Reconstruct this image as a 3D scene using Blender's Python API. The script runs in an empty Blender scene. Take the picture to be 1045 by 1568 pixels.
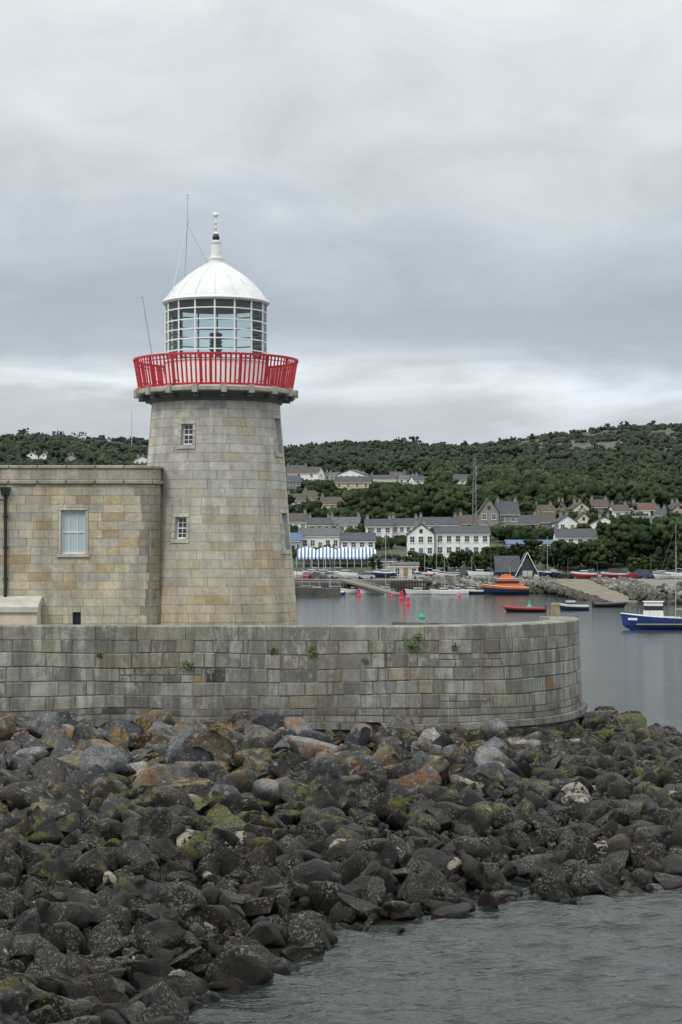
import bpy, bmesh, math, random
import numpy as np
from mathutils import Vector, Matrix, noise as mnoise
random.seed(7); rng = np.random.default_rng(7)
scene = bpy.context.scene
scene.view_settings.view_transform = 'Standard'
scene.view_settings.look = 'None'
scene.view_settings.exposure = 0
F = 3000.0; CH = 9.5; HZ = 842.0
def wx(px, d): return (px-522.5)/F*d
def wz(py, d): return CH+(HZ-py)/F*d

# ------------------------------------------------------------------ materials
class NT:
    def __init__(s, name):
        s.m = bpy.data.materials.new(name); s.m.use_nodes = True
        s.t = s.m.node_tree; s.n = s.t.nodes; s.l = s.t.links
        s.b = s.n['Principled BSDF']
    def pos(s, scale=(1,1,1)):
        g = s.n.new('ShaderNodeNewGeometry'); m = s.n.new('ShaderNodeMapping')
        m.inputs['Scale'].default_value = scale
        s.l.new(g.outputs['Position'], m.inputs['Vector']); return m.outputs[0]
    def noise(s, scale, detail=4, rough=.6, vec=None, vscale=(1,1,1)):
        nd = s.n.new('ShaderNodeTexNoise'); nd.inputs['Scale'].default_value = scale
        nd.inputs['Detail'].default_value = detail; nd.inputs['Roughness'].default_value = rough
        s.l.new(vec if vec else s.pos(vscale), nd.inputs['Vector']); return nd.outputs['Fac']
    def ramp(s, fac, stops):
        r = s.n.new('ShaderNodeValToRGB'); e = r.color_ramp.elements
        while len(e) < len(stops): e.new(.5)
        for i, (p, c) in enumerate(stops):
            e[i].position = p
            if not isinstance(c, (tuple, list)): c = (c, c, c)
            e[i].color = (*c, 1)
        s.l.new(fac, r.inputs[0]); return r.outputs[0]
    def mix(s, fac, a, b, mode='MIX'):
        m = s.n.new('ShaderNodeMix'); m.data_type = 'RGBA'; m.blend_type = mode
        for sock, v in ((m.inputs[0], fac), (m.inputs[6], a), (m.inputs[7], b)):
            if isinstance(v, (int, float)): sock.default_value = v
            elif isinstance(v, (tuple, list)): sock.default_value = (*v, 1)
            else: s.l.new(v, sock)
        return m.outputs[2]
    def math(s, op, a, b=0, clamp=False):
        m = s.n.new('ShaderNodeMath'); m.operation = op; m.use_clamp = clamp
        for i, v in enumerate((a, b)):
            if isinstance(v, (int, float)): m.inputs[i].default_value = v
            else: s.l.new(v, m.inputs[i])
        return m.outputs[0]
    def bump(s, h, strength=.5, dist=.02):
        b = s.n.new('ShaderNodeBump'); b.inputs['Distance'].default_value = dist
        if isinstance(strength, (int, float)): b.inputs['Strength'].default_value = strength
        else: s.l.new(strength, b.inputs['Strength'])
        s.l.new(h, b.inputs['Height']); s.l.new(b.outputs[0], s.b.inputs['Normal'])
    def col(s, c):
        if isinstance(c, (tuple, list)): s.b.inputs['Base Color'].default_value = (*c, 1)
        else: s.l.new(c, s.b.inputs['Base Color'])
    def attr(s, name='tint'):
        a = s.n.new('ShaderNodeAttribute'); a.attribute_name = name; return a

def simple(name, c, rough=.6, metal=0, var=.18, nscale=2.0, bump=0.0, bscale=20):
    t = NT(name)
    n = t.noise(nscale, 4, .65)
    t.col(t.mix(1, c, t.ramp(n, [(.3, 1-var), (.7, 1+var*.4)]), 'MULTIPLY'))
    t.b.inputs['Roughness'].default_value = rough; t.b.inputs['Metallic'].default_value = metal
    if bump: t.bump(t.noise(bscale, 4), bump, .02)
    return t.m

def stone(name, streak=.35, bumpd=.03, green=0.0, grime=0.0, damp=False):
    t = NT(name); a = t.attr()
    n1 = t.noise(1.3, 5, .7); n2 = t.noise(9, 4, .7)
    st = t.noise(1.0, 4, .65, vscale=(1.6, 1.6, .16))
    c = t.mix(1, a.outputs['Color'], t.ramp(n1, [(.3, .72), (.7, 1.12)]), 'MULTIPLY')
    c = t.mix(1, c, t.ramp(n2, [(.3, .78), (.7, 1.1)]), 'MULTIPLY')
    c = t.mix(1, c, t.ramp(st, [(.35, 1-streak), (.6, 1.05)]), 'MULTIPLY')
    if green:
        g = t.ramp(t.noise(.5, 5, .7), [(.46, 0), (.61, green)])
        c = t.mix(g, c, (.15, .14, .075))
    if grime:
        g = t.ramp(t.noise(.33, 6, .75, vscale=(1, 1, .6)), [(.43, 0), (.56, grime)])
        c = t.mix(g, c, (.10, .096, .087))
    if damp:
        w = t.ramp(t.noise(1.0, 6, .8, vscale=(1, 1, .45)), [(.52, 0), (.60, .6)])
        c = t.mix(w, c, (.43, .415, .37))
        o = t.ramp(t.noise(.5, 5, .75, vscale=(1.3, 1.3, .45)), [(.57, 0), (.63, .4)])
        c = t.mix(o, c, (.23, .15, .065))
        d1 = t.ramp(t.noise(1.1, 4, .7, vscale=(2.2, 2.2, .10)), [(.52, 0), (.62, .4)])
        c = t.mix(d1, c, (.07, .068, .06))
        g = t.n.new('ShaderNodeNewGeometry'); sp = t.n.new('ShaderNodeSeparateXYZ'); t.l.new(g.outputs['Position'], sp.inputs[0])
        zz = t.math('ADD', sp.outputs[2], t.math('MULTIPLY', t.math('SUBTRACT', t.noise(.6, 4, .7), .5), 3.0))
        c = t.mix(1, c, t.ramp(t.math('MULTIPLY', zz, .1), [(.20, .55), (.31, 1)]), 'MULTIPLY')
    t.col(c); t.b.inputs['Roughness'].default_value = .9
    t.bump(t.noise(14, 5, .7), .6, bumpd)
    return t.m

M_tower = stone('tower_stone', .24, .02, 0, .10)
M_build = stone('ashlar_stone', .24, .02)
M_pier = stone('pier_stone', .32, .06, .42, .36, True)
M_mortar = simple('mortar', (.31, .29, .24), .95, var=.3)
M_mortarp = simple('pier_mortar', (.19, .182, .155), .95, var=.6, nscale=1.2)
M_conc = simple('concrete', (.33, .325, .29), .9, var=.35, nscale=1.5, bump=.5, bscale=9)
M_white = simple('white_paint', (.78, .79, .785), .6, var=.14, nscale=3)
M_cream = simple('cream_render', (.62, .56, .42), .8, var=.2)
M_frame = simple('window_frame_paint', (.72, .74, .74), .5, var=.08)
M_red = simple('red_paint', (.58, .022, .035), .5, var=.4, nscale=3)
M_slab = simple('gallery_stone', (.38, .37, .32), .85, var=.4, nscale=3, bump=.4)
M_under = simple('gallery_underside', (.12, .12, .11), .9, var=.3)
M_dark = simple('dark_metal', (.02, .02, .022), .5, var=.2)
M_grey = simple('grey_metal', (.45, .47, .48), .45, .3, var=.1)
def glassm(name, tint=(.02, .025, .03), rough=.06):
    t = NT(name); t.col(tint); t.b.inputs['Roughness'].default_value = rough
    t.b.inputs['Specular IOR Level'].default_value = .8
    t.bump(t.noise(2.5, 2), .15, .02); return t.m
M_pane = glassm('window_glass')
M_skyp = glassm('sky_painted_glass', (.42, .52, .54), .15)  # pale sky reflection put into the pane colour
t = NT('lantern_glass')
fr = t.n.new('ShaderNodeFresnel'); fr.inputs[0].default_value = 1.45
tr = t.n.new('ShaderNodeBsdfTransparent'); tr.inputs[0].default_value = (.86, .94, .93, 1)
gl = t.n.new('ShaderNodeBsdfGlossy'); gl.inputs['Roughness'].default_value = .05
ms = t.n.new('ShaderNodeMixShader')
t.l.new(fr.outputs[0], ms.inputs[0]); t.l.new(tr.outputs[0], ms.inputs[1]); t.l.new(gl.outputs[0], ms.inputs[2])
t.l.new(ms.outputs[0], t.n['Material Output'].inputs[0]); M_lglass = t.m

# ------------------------------------------------------------------ mesh builder
class MB:
    def __init__(s): s.v = []; s.f = []; s.m = []; s.c = []; s.cur = (.5, .5, .5)
    def add(s, vs, fs, mat=0, col=None):
        b = len(s.v); s.v += [tuple(p) for p in vs]; s.c += [col or s.cur]*len(vs)
        for f in fs: s.f.append(tuple(i+b for i in f)); s.m.append(mat)
    def box(s, cx, cy, cz, sx, sy, sz, mat=0, rot=0, taper=1.0):
        c, sn = math.cos(rot), math.sin(rot); vs = []
        for dz in (-.5, .5):
            k = 1 if dz < 0 else taper
            for dx, dy in ((-.5, -.5), (.5, -.5), (.5, .5), (-.5, .5)):
                x, y = dx*sx*k, dy*sy*k
                vs.append((cx+x*c-y*sn, cy+x*sn+y*c, cz+dz*sz))
        s.add(vs, [(0,3,2,1),(4,5,6,7),(0,1,5,4),(1,2,6,5),(2,3,7,6),(3,0,4,7)], mat)
    def tube(s, p0, p1, r0, r1=None, n=8, mat=0):
        r1 = r0 if r1 is None else r1
        p0, p1 = Vector(p0), Vector(p1); d = (p1-p0).normalized()
        a = d.orthogonal().normalized(); b = d.cross(a); vs = []
        for p, r in ((p0, r0), (p1, r1)):
            for i in range(n):
                t = 2*math.pi*i/n; vs.append(p+a*math.cos(t)*r+b*math.sin(t)*r)
        fs = [(i, (i+1) % n, n+(i+1) % n, n+i) for i in range(n)]
        fs += [tuple(range(n-1, -1, -1)), tuple(range(n, 2*n))]
        s.add(vs, fs, mat)
    def lathe(s, prof, cx, cy, n=48, mat=0, ph=0):
        vs = []; fs = []
        for r, z in prof:
            for i in range(n):
                t = 2*math.pi*i/n+ph; vs.append((cx+r*math.sin(t), cy-r*math.cos(t), z))
        for j in range(len(prof)-1):
            for i in range(n):
                k = (i+1) % n; fs.append((j*n+i, j*n+k, (j+1)*n+k, (j+1)*n+i))
        s.add(vs, fs, mat)
    def obj(s, name, mats, parent=None, smooth=False, loc=None):
        me = bpy.data.meshes.new(name); me.from_pydata(s.v, [], s.f)
        for m in mats: me.materials.append(m)
        me.polygons.foreach_set('material_index', s.m)
        if smooth: me.polygons.foreach_set('use_smooth', [True]*len(s.f))
        at = me.color_attributes.new('tint', 'FLOAT_COLOR', 'POINT')
        arr = np.ones((len(s.v), 4), dtype=np.float32); arr[:, :3] = np.array(s.c)
        at.data.foreach_set('color', arr.ravel())
        me.update(); o = bpy.data.objects.new(name, me); scene.collection.objects.link(o)
        if smooth: 
            try: me.set_sharp_from_angle(angle=math.radians(35))
            except Exception: pass
        if parent: o.parent = parent
        if loc: o.location = loc
        return o
def empty(name, loc=(0, 0, 0)):
    e = bpy.data.objects.new(name, None); e.location = (0, 0, 0); scene.collection.objects.link(e); return e

def big_mesh(name, V, Fc, C, mats, smooth=False):
    me = bpy.data.meshes.new(name); nv, nf = len(V), len(Fc)
    me.vertices.add(nv); me.vertices.foreach_set('co', V.astype(np.float32).ravel())
    me.loops.add(nf*3); me.loops.foreach_set('vertex_index', Fc.astype(np.int32).ravel())
    me.polygons.add(nf); me.polygons.foreach_set('loop_start', np.arange(nf, dtype=np.int32)*3)
    if smooth: me.polygons.foreach_set('use_smooth', np.ones(nf, dtype=bool))
    me.update(calc_edges=True)
    at = me.color_attributes.new('tint', 'FLOAT_COLOR', 'POINT')
    arr = np.ones((nv, 4), dtype=np.float32); arr[:, :C.shape[1]] = C
    at.data.foreach_set('color', arr.ravel())
    for m in mats: me.materials.append(m)
    o = bpy.data.objects.new(name, me); scene.collection.objects.link(o); return o

# ------------------------------------------------------------------ path based ashlar
class Path:
    def __init__(s, pts, closed=False):
        s.p = np.array(pts, float); d = np.diff(s.p, axis=0); L = np.hypot(d[:, 0], d[:, 1])
        s.L = np.concatenate([[0], np.cumsum(L)]); t = d/L[:, None]
        tv = np.vstack([t[:1], (t[1:]+t[:-1])/2, t[-1:]])
        if closed: tv[0] = tv[-1] = (t[0]+t[-1])/2
        s.t = tv/np.hypot(tv[:, 0], tv[:, 1])[:, None]; s.len = s.L[-1]
    def at(s, u):
        x = np.interp(u, s.L, s.p[:, 0]); y = np.interp(u, s.L, s.p[:, 1])
        tx = np.interp(u, s.L, s.t[:, 0]); ty = np.interp(u, s.L, s.t[:, 1])
        l = math.hypot(tx, ty); return x, y, ty/l, -tx/l
def mapper(path, batter=lambda v: 0.0, wob=0.0):
    def mp(u, v, o=0.0):
        x, y, nx, ny = path.at(u); k = o+batter(v)
        if wob and v < 5.5: v = v+wob*mnoise.noise(Vector((u*.22, v*.6, 1.7)))*min(1, (5.6-v)/.8)
        return (x+nx*k, y+ny*k, v)
    return mp
def sub(rects, h):
    out = []
    for a, b, c, d in rects:
        if h[0] >= b or h[1] <= a or h[2] >= d or h[3] <= c: out.append((a, b, c, d)); continue
        if h[0]-a > .02: out.append((a, h[0], c, d))
        if b-h[1] > .02: out.append((h[1], b, c, d))
        m0, m1 = max(a, h[0]), min(b, h[1])
        if h[2]-c > .02: out.append((m0, m1, c, h[2]))
        if d-h[3] > .02: out.append((m0, m1, h[3], d))
    return out
def mblock(mb, mp, u0, u1, v0, v1, mat, col, dep=.03, bev=.015, o=0.0, seg=.4):
    n = max(1, int(math.ceil((u1-u0)/seg))); vs = []; fs = []
    bev = min(bev, (u1-u0)*.3, (v1-v0)*.3)
    for i in range(n+1):
        u = u0+(u1-u0)*i/n; ui = min(max(u, u0+bev), u1-bev)
        vs += [mp(u, v0, o-dep), mp(ui, v0+bev, o), mp(ui, v1-bev, o), mp(u, v1, o-dep)]
    for i in range(n):
        a = i*4; b = a+4
        fs += [(a, b, b+1, a+1), (a+1, b+1, b+2, a+2), (a+2, b+2, b+3, a+3)]
    fs += [(0, 1, 2, 3), (n*4+3, n*4+2, n*4+1, n*4)]
    mb.add(vs, fs, mat, col)
def ashlar(mb, mp, u0, u1, rows, holes, w0, w1, colf, mat, gap=.012, jit=.006, dep=.03, bev=.015):
    for v0, v1 in rows:
        u = u0-random.uniform(0, w0)
        while u < u1:
            w = random.uniform(w0, w1); a, b = max(u, u0), min(u+w, u1); u += w
            if b-a < .05: continue
            rs = [(a, b, v0, v1)]
            for h in holes: rs = sub(rs, h)
            c = colf((a+b)/2, (v0+v1)/2)
            for r in rs:
                if r[1]-r[0] < .05 or r[3]-r[2] < .05: continue
                mblock(mb, mp, r[0]+gap/2, r[1]-gap/2, r[2]+gap/2, r[3]-gap/2, mat, c, dep=dep, bev=bev, o=random.uniform(-jit, jit))
def backing(mb, mp, u0, u1, v0, v1, holes, mat, off=-.025, step=.4, vstep=2.0):
    us = set(np.linspace(u0, u1, max(2, int((u1-u0)/step)))); vs = set(np.linspace(v0, v1, max(2, int((v1-v0)/vstep)+1)))
    for h in holes: us |= {h[0], h[1]}; vs |= {h[2], h[3]}
    us = sorted(x for x in us if u0 <= x <= u1); vs = sorted(x for x in vs if v0 <= x <= v1)
    for i in range(len(us)-1):
        for j in range(len(vs)-1):
            a, b, c, d = us[i], us[i+1], vs[j], vs[j+1]
            if any(h[0]-1e-6 <= a and b <= h[1]+1e-6 and h[2]-1e-6 <= c and d <= h[3]+1e-6 for h in holes): continue
            mb.add([mp(a, c, off), mp(b, c, off), mp(b, d, off), mp(a, d, off)], [(0, 1, 2, 3)], mat)
def mbox(mb, mp, u0, u1, v0, v1, o0, o1, mat, n=1):
    vs = []; fs = []
    for i in range(n+1):
        u = u0+(u1-u0)*i/n
        vs += [mp(u, v0, o0), mp(u, v0, o1), mp(u, v1, o1), mp(u, v1, o0)]
    for i in range(n):
        a = i*4; b = a+4
        fs += [(a, b, b+1, a+1), (a+1, b+1, b+2, a+2), (a+2, b+2, b+3, a+3), (a+3, b+3, b, a)]
    fs += [(3, 2, 1, 0), (n*4, n*4+1, n*4+2, n*4+3)]
    mb.add(vs, fs, mat)
def window(mb, mp, h, cols, rows, mR, mF, mG, dep=.22, sash=True):
    u0, u1, v0, v1 = h
    for a, b in (((u0, v0), (u1, v0)), ((u1, v0), (u1, v1)), ((u1, v1), (u0, v1)), ((u0, v1), (u0, v0))):
        mb.add([mp(a[0], a[1], 0.0), mp(b[0], b[1], 0.0), mp(b[0], b[1], -dep-.05), mp(a[0], a[1], -dep-.05)], [(0, 1, 2, 3)], mR)
    mb.add([mp(u0, v0, -dep), mp(u1, v0, -dep), mp(u1, v1, -dep), mp(u0, v1, -dep)], [(0, 1, 2, 3)], mG)
    fw = .055; fo, fi = -dep+.05, -dep-.03
    mbox(mb, mp, u0, u0+fw, v0, v1, fi, fo, mF); mbox(mb, mp, u1-fw, u1, v0, v1, fi, fo, mF)
    mbox(mb, mp, u0+fw, u1-fw, v1-fw, v1, fi, fo-.003, mF); mbox(mb, mp, u0+fw, u1-fw, v0, v0+fw*1.3, fi, fo-.003, mF)
    for i in range(1, cols):
        u = u0+(u1-u0)*i/cols; mbox(mb, mp, u-.014, u+.014, v0+fw, v1-fw, -dep+.002, fo-.015, mF)
    for j in range(1, rows):
        v = v0+(v1-v0)*j/rows; k = .03 if (sash and j == rows//2) else .014
        mbox(mb, mp, u0+fw, u1-fw, v-k, v+k, -dep+.001, fo-.01, mF)

def jc(c, k): 
    f = 1+random.uniform(-k, k); return tuple(max(.01, x*f*(1+random.uniform(-k*.25, k*.25))) for x in c)

# ================================================================== LIGHTHOUSE
LX, LY = -5.87, 92.0
lh = empty('lighthouse')
RT = 3.0; ZT = 16.35; RB = 3.83; ZB = 5.0
tp = [(LX+RT*math.sin(t), LY-RT*math.cos(t)) for t in np.linspace(-math.pi, math.pi, 121)]
tpath = Path(tp, True); UT = tpath.len/2
tw = mapper(tpath, lambda v: (RB-RT)*((ZT-v)/(ZT-6.2)) if v > 6.0 else .84)
def tu(deg): return UT+math.radians(deg)*RT
def hole(az, w, z0, z1):
    r = RT+(RB-RT)*((ZT-(z0+z1)/2)/(ZT-6.2)); hw = w/2*RT/r; return (tu(az)-hw, tu(az)+hw, z0, z1)
holes = [hole(-21.5, .56, 14.28, 15.22), hole(-24.0, .56, 10.0, 10.98), hole(72, .8, 14.0, 15.6), hole(72, .8, 9.5, 11.2)]
mb = MB(); rows = []; z = ZB
while z < ZT-.05:
    h = .405; rows.append((z, min(z+h, ZT))); z += h
def tcol(u, v):
    k = min(1, max(0, (v-6)/7)); 
    a = (.48, .415, .295); b = (.54, .515, .455)
    c = tuple(a[i]*(1-k)+b[i]*k for i in range(3)); r = random.random()
    if r < .14: c = (c[0]*.95, c[1]*.89, c[2]*.76)
    elif r < .22: c = (c[0]*.86, c[1]*.88, c[2]*.9)
    return jc(c, .09)
surr = [(h[0]-.16, h[1]+.16, h[2]-.2, h[3]+.2) for h in holes]
ashlar(mb, tw, 0, tpath.len, rows, surr, .7, 1.15, tcol, 0, gap=.007, jit=.004, bev=.008, dep=.02)
backing(mb, tw, 0, tpath.len, ZB, ZT, holes, 1, off=-.014)
for h, s in zip(holes, surr):
    c = (.55, .52, .44)
    mblock(mb, tw, s[0], s[1], s[2], h[2], 0, jc(c, .05), o=.05, dep=.09)
    mblock(mb, tw, s[0], s[1], h[3], s[3], 0, jc(c, .05), o=.02, dep=.06)
    for a, b in ((s[0], h[0]), (h[1], s[1])):
        zz = h[2]
        for i in range(3):
            z2 = h[2]+(h[3]-h[2])*(i+1)/3; mblock(mb, tw, a, b, zz+.004, z2-.004, 0, jc(c, .07), o=.02, dep=.06); zz = z2
    window(mb, tw, h, 2, 4, 0, 2, 3, dep=.25)
mb.obj('tower', [M_tower, M_mortar, M_frame, M_pane], lh)
# gallery
mb = MB()
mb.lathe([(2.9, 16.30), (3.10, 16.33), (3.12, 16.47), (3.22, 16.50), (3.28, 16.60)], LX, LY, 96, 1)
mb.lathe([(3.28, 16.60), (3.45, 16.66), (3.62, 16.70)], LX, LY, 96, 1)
mb.lathe([(3.62, 16.70), (3.72, 16.70), (3.76, 16.74), (3.76, 16.88), (3.70, 16.93), (2.2, 16.95)], LX, LY, 96, 0)
for i in range(18):
    t = 2*math.pi*(i+.45)/18; r = 3.68
    mb.box(LX+r*math.sin(t), LY-r*math.cos(t), 16.80, .24, .36, .36, 0, rot=t)
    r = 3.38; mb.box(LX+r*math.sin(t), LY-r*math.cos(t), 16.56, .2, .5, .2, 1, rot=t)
mb.obj('gallery', [M_slab, M_under], lh)
mb = MB(); N = 104
def ring(mb, r, z, w, h, n=104, mat=0): mb.lathe([(r-w, z-h), (r+w, z-h), (r+w, z+h), (r-w, z+h), (r-w, z-h)], LX, LY, n, mat)
zb, zt, rb, rt = 17.02, 18.34, 3.60, 3.83
ring(mb, rt, 18.36, .045, .05); ring(mb, rb, 17.02, .03, .05); ring(mb, rt-.035, 18.16, .015, .02)
for i in range(N):
    t = 2*math.pi*i/N; s, c = math.sin(t), math.cos(t); w = .042 if i % 6 else .065
    d = .012 if i % 6 else .04
    vs = []
    for r, z in ((rb, zb-.05), (rt, zt)):
        for a, o in ((-w, -d), (w, -d), (w, d), (-w, d)):
            vs.append((LX+(r+o)*s+a*c, LY-(r+o)*c+a*s, z))
    mb.add(vs, [(0,3,2,1),(4,5,6,7),(0,1,5,4),(1,2,6,5),(2,3,7,6),(3,0,4,7)], 0)
    if i % 6 == 0: 
        mb.box(LX+(rb-.2)*s, LY-(rb-.2)*c, 17.2, .05, .4, .05, 0, rot=t)
mb.obj('gallery_railing', [M_red], lh)
# lantern
mb = MB(); R = 2.36; n = 16; ph = math.pi/16*.2
Z0, Z1 = 18.3, 21.1
mb.lathe([(R+.05, 16.95), (R+.05, 18.2), (R+.12, 18.24), (R+.12, 18.32), (R-.1, 18.33), (R-.12, 16.95)], LX, LY, 48, 0)
for i in range(n):
    t = 2*math.pi*i/n+ph
    mb.tube((LX+R*math.sin(t), LY-R*math.cos(t), Z0), (LX+R*math.sin(t), LY-R*math.cos(t), Z1), .045, n=6)
for z in (18.72, 19.22, 19.66, 20.10, 20.62):
    mb.lathe([(R-.03, z-.028), (R+.03, z-.028), (R+.03, z+.028), (R-.03, z+.028), (R-.03, z-.028)], LX, LY, n, 0, ph)
mb.lathe([(R-.12, Z1-.12), (R+.10, Z1-.10), (R+.17, Z1-.02), (R+.14, Z1+.06), (R+.02, Z1+.09)], LX, LY, 64, 0)
mb.obj('lantern_frame', [simple('lantern_frame_paint', (.84, .85, .845), .5, var=.06)], lh)
mb = MB()
mb.lathe([(R-.005, Z0), (R-.005, Z1)], LX, LY, n, 0, ph)
mb.obj('lantern_glazing', [M_lglass], lh)
mb = MB(); mb.lathe([(R-.10, 20.84), (R-.10, Z1)], LX, LY, 32, 0); mb.lathe([(R-.12, 20.86), (R-.2, Z1), (1.6, 21.4), (.1, 21.6)], LX, LY, 32, 1)
mb.obj('lantern_valance', [simple('valance_green_grey', (.20, .235, .23), .6), M_white], lh)
mb = MB()   # dome
prof = [(2.42, 21.12), (2.34, 21.28), (2.14, 21.56), (1.84, 21.90), (1.44, 22.26), (1.02, 22.56), (.62, 22.80), (.32, 22.97)]
mb.lathe(prof, LX, LY, 16, 0, ph)
for i in range(16):
    t = 2*math.pi*i/16+ph
    for (r0, z0), (r1, z1) in zip(prof[:-1], prof[1:]):
        mb.tube((LX+r0*math.sin(t), LY-r0*math.cos(t), z0+.01), (LX+r1*math.sin(t), LY-r1*math.cos(t), z1+.01), .032, n=5)
mb.obj('dome', [simple('dome_paint', (.72, .735, .73), .75, var=.16, nscale=1.5)], lh)
mb = MB()
mb.lathe([(.34, 22.93), (.34, 23.12), (.38, 23.14), (.38, 23.20), (.25, 23.24), (.22, 23.85), (.27, 23.9), (.27, 23.98), (.12, 24.02), (.1, 24.3), (.16, 24.34), (.06, 24.42)], LX, LY, 20, 0)
mb.tube((LX, LY, 24.4), (LX, LY, 25.15), .05, .035, 8)
for i in range(24):
    a0, a1 = i*.55, (i+1)*.55; z0 = 24.42+i*.022
    mb.tube((LX+.08*math.cos(a0), LY+.08*math.sin(a0), z0), (LX+.08*math.cos(a1), LY+.08*math.sin(a1), z0+.022), .022, n=5)
mb.lathe([(0, 25.12), (.12, 25.17), (.14, 25.24), (.1, 25.31), (0, 25.36)], LX-.02, LY, 12, 0)
mb.tube((LX-.25, LY, 25.3), (LX+.2, LY, 25.27), .012, n=5)
mb.obj('finial', [M_white], lh, True)
mb = MB(); mb.lathe([(0, 24.0)]+[(.17*math.sin(a), 24.16-.17*math.cos(a)) for a in np.linspace(.3, 2.9, 9)]+[(0, 24.33)], LX, LY, 16, 0)
mb.obj('vent_ball', [M_dark], lh, True)
mb = MB()  # optic inside
mb.lathe([(.35, 16.95), (.35, 18.3), (.5, 18.35), (.5, 18.45), (.3, 18.5)], LX, LY, 20, 0)
for k in range(7):
    z = 18.5+k*.17; mb.lathe([(.26, z), (.33, z+.07), (.26, z+.14)], LX, LY, 20, 1)
for s in (-.22, 0, .22): mb.box(LX+s, LY-.5, 18.95, .03, .03, 1.4, 0)
for zz in (18.4, 18.9, 19.3, 19.62): mb.box(LX, LY-.5, zz, .46, .035, .05, 0)
mb.obj('optic', [simple('optic_grey', (.10, .11, .11), .5), glassm('prism_glass', (.20, .27, .27))], lh)
mb = MB()  # antenna tripod and inclined pole
a = Vector((LX-1.35, LY, 24.75))
mb.tube((LX-1.35, LY, 24.7), (LX-1.33, LY, 26.15), .02, .014, 6)
mb.lathe([(0, 26.12), (.05, 26.17), (0, 26.22)], LX-1.33, LY, 8)
mb.tube((LX-1.45, LY, 26.02), (LX-1.22, LY, 26.0), .012, n=5)
mb.tube((LX-1.37, LY, 24.72), (LX-1.30, LY, 25.0), .045, .03, 6)
for q in ((LX-2.02, LY-.9, 21.3), (LX-.35, LY-.1, 22.9), (LX-1.6, LY+1.2, 21.7)): mb.tube(a, q, .018, n=5)
mb.tube((LX-2.78, LY-2.2, 18.35), (LX-3.22, LY-2.3, 21.05), .028, .022, 6)
mb.box(LX-3.24, LY-2.3, 21.06, .14, .06, .05)
mb.obj('antenna_mast', [M_grey], lh)

# ================================================================== STONE BUILDING
bh = empty('keepers_stone_building')
BY = 88.5; BX1 = -8.22; rr = .55
pts = [(x, BY) for x in np.linspace(-32, BX1-rr, 40)]
pts += [(BX1-rr+rr*math.sin(a), BY+rr-rr*math.cos(a)) for a in np.linspace(0, math.pi/2, 9)[1:]]
pts += [(BX1, y) for y in np.linspace(BY+rr+.3, 95, 8)]
bp = Path(pts); bm = mapper(bp)
def bu(x): return x+32
wh = (bu(-12.64), bu(-11.55), 9.32, 11.28); wh2 = (bu(-17.6), bu(-16.5), 9.32, 11.28)
vh = (bu(-12.12), bu(-11.76), 6.0, 6.68)
mb = MB(); rows = []; z = 5.0
while z < 12.4: rows.append((z, min(z+.386, 12.45))); z += .386
pal = [(.53, .475, .36)]*7+[(.49, .435, .33)]*5+[(.51, .41, .25)]*2+[(.56, .49, .345)]*2+[(.45, .425, .36)]*3+[(.42, .335, .22)]
def bcol(u, v):
    c = jc(random.choice(pal), .07)
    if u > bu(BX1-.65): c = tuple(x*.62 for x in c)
    return c
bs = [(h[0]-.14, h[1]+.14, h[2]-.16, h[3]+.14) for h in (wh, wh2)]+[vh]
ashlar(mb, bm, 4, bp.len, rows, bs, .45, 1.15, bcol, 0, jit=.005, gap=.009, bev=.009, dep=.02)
ashlar(mb, bm, 4, bp.len, [(12.67, 13.16)], [], .9, 1.5, lambda u, v: jc((.42, .39, .31), .10), 0)
backing(mb, bm, 4, bp.len, 5, 13.2, [wh, wh2, vh], 1, step=.5, off=-.016)
u = 4
while u < bp.len:
    w = 1.3; c = jc((.36, .34, .27), .12)
    mblock(mb, bm, u, min(u+w-.01, bp.len), 12.45, 12.665, 0, c, o=.12, dep=.16, bev=.05); 
    mblock(mb, bm, u, min(u+w-.01, bp.len), 13.16, 13.32, 0, jc((.38, .36, .30), .1), o=.07, dep=.12, bev=.03); u += w
for h, s in ((wh, bs[0]), (wh2, bs[1])):
    c = (.54, .50, .42)
    mblock(mb, bm, s[0]-.06, s[1]+.06, s[2], h[2], 0, jc(c, .05), o=.10, dep=.13)
    mblock(mb, bm, s[0], s[1], h[3], s[3], 0, jc(c, .05), o=.025, dep=.06)
    mblock(mb, bm, s[0], h[0], h[2]+.004, h[3]-.004, 0, jc(c, .05), o=.025, dep=.06)
    mblock(mb, bm, h[1], s[1], h[2]+.004, h[3]-.004, 0, jc(c, .05), o=.025, dep=.06)
mb.obj('walls', [M_build, M_mortar], bh)
mb = MB()
window(mb, bm, wh, 3, 2, 0, 1, 2, dep=.2); window(mb, bm, wh2, 3, 2, 0, 1, 2, dep=.2); window(mb, bm, vh, 3, 1, 0, 3, 3, dep=.15)
mb.obj('windows', [M_conc, M_frame, M_skyp, M_dark], bh)
mb = MB(); mb.box(-20.1, 91.8, 13.1, 23.4, 6.4, .2, 0); mb.obj('flat_roof', [M_conc], bh)
mb = MB()  # drainpipe with hopper head and bracket lamp
xp = -15.14
mb.tube((xp, BY-.12, 7.2), (xp, BY-.12, 12.1), .075, n=8); mb.box(xp, BY-.16, 12.15, .34, .26, .34, 0, taper=1.3)
for z in (8.2, 9.6, 11.0): mb.box(xp, BY-.07, z, .24, .12, .07)
mb.tube((xp, BY-.12, 7.2), (xp-.3, BY-.2, 6.9), .07, n=8)
mb.tube((xp, BY-.2, 11.7), (xp-.3, BY-.55, 11.8), .03, n=6); mb.lathe([(.0, 11.82), (.16, 11.78), (.14, 11.45), (.08, 11.38)], xp-.3, BY-.6, 8)
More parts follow.
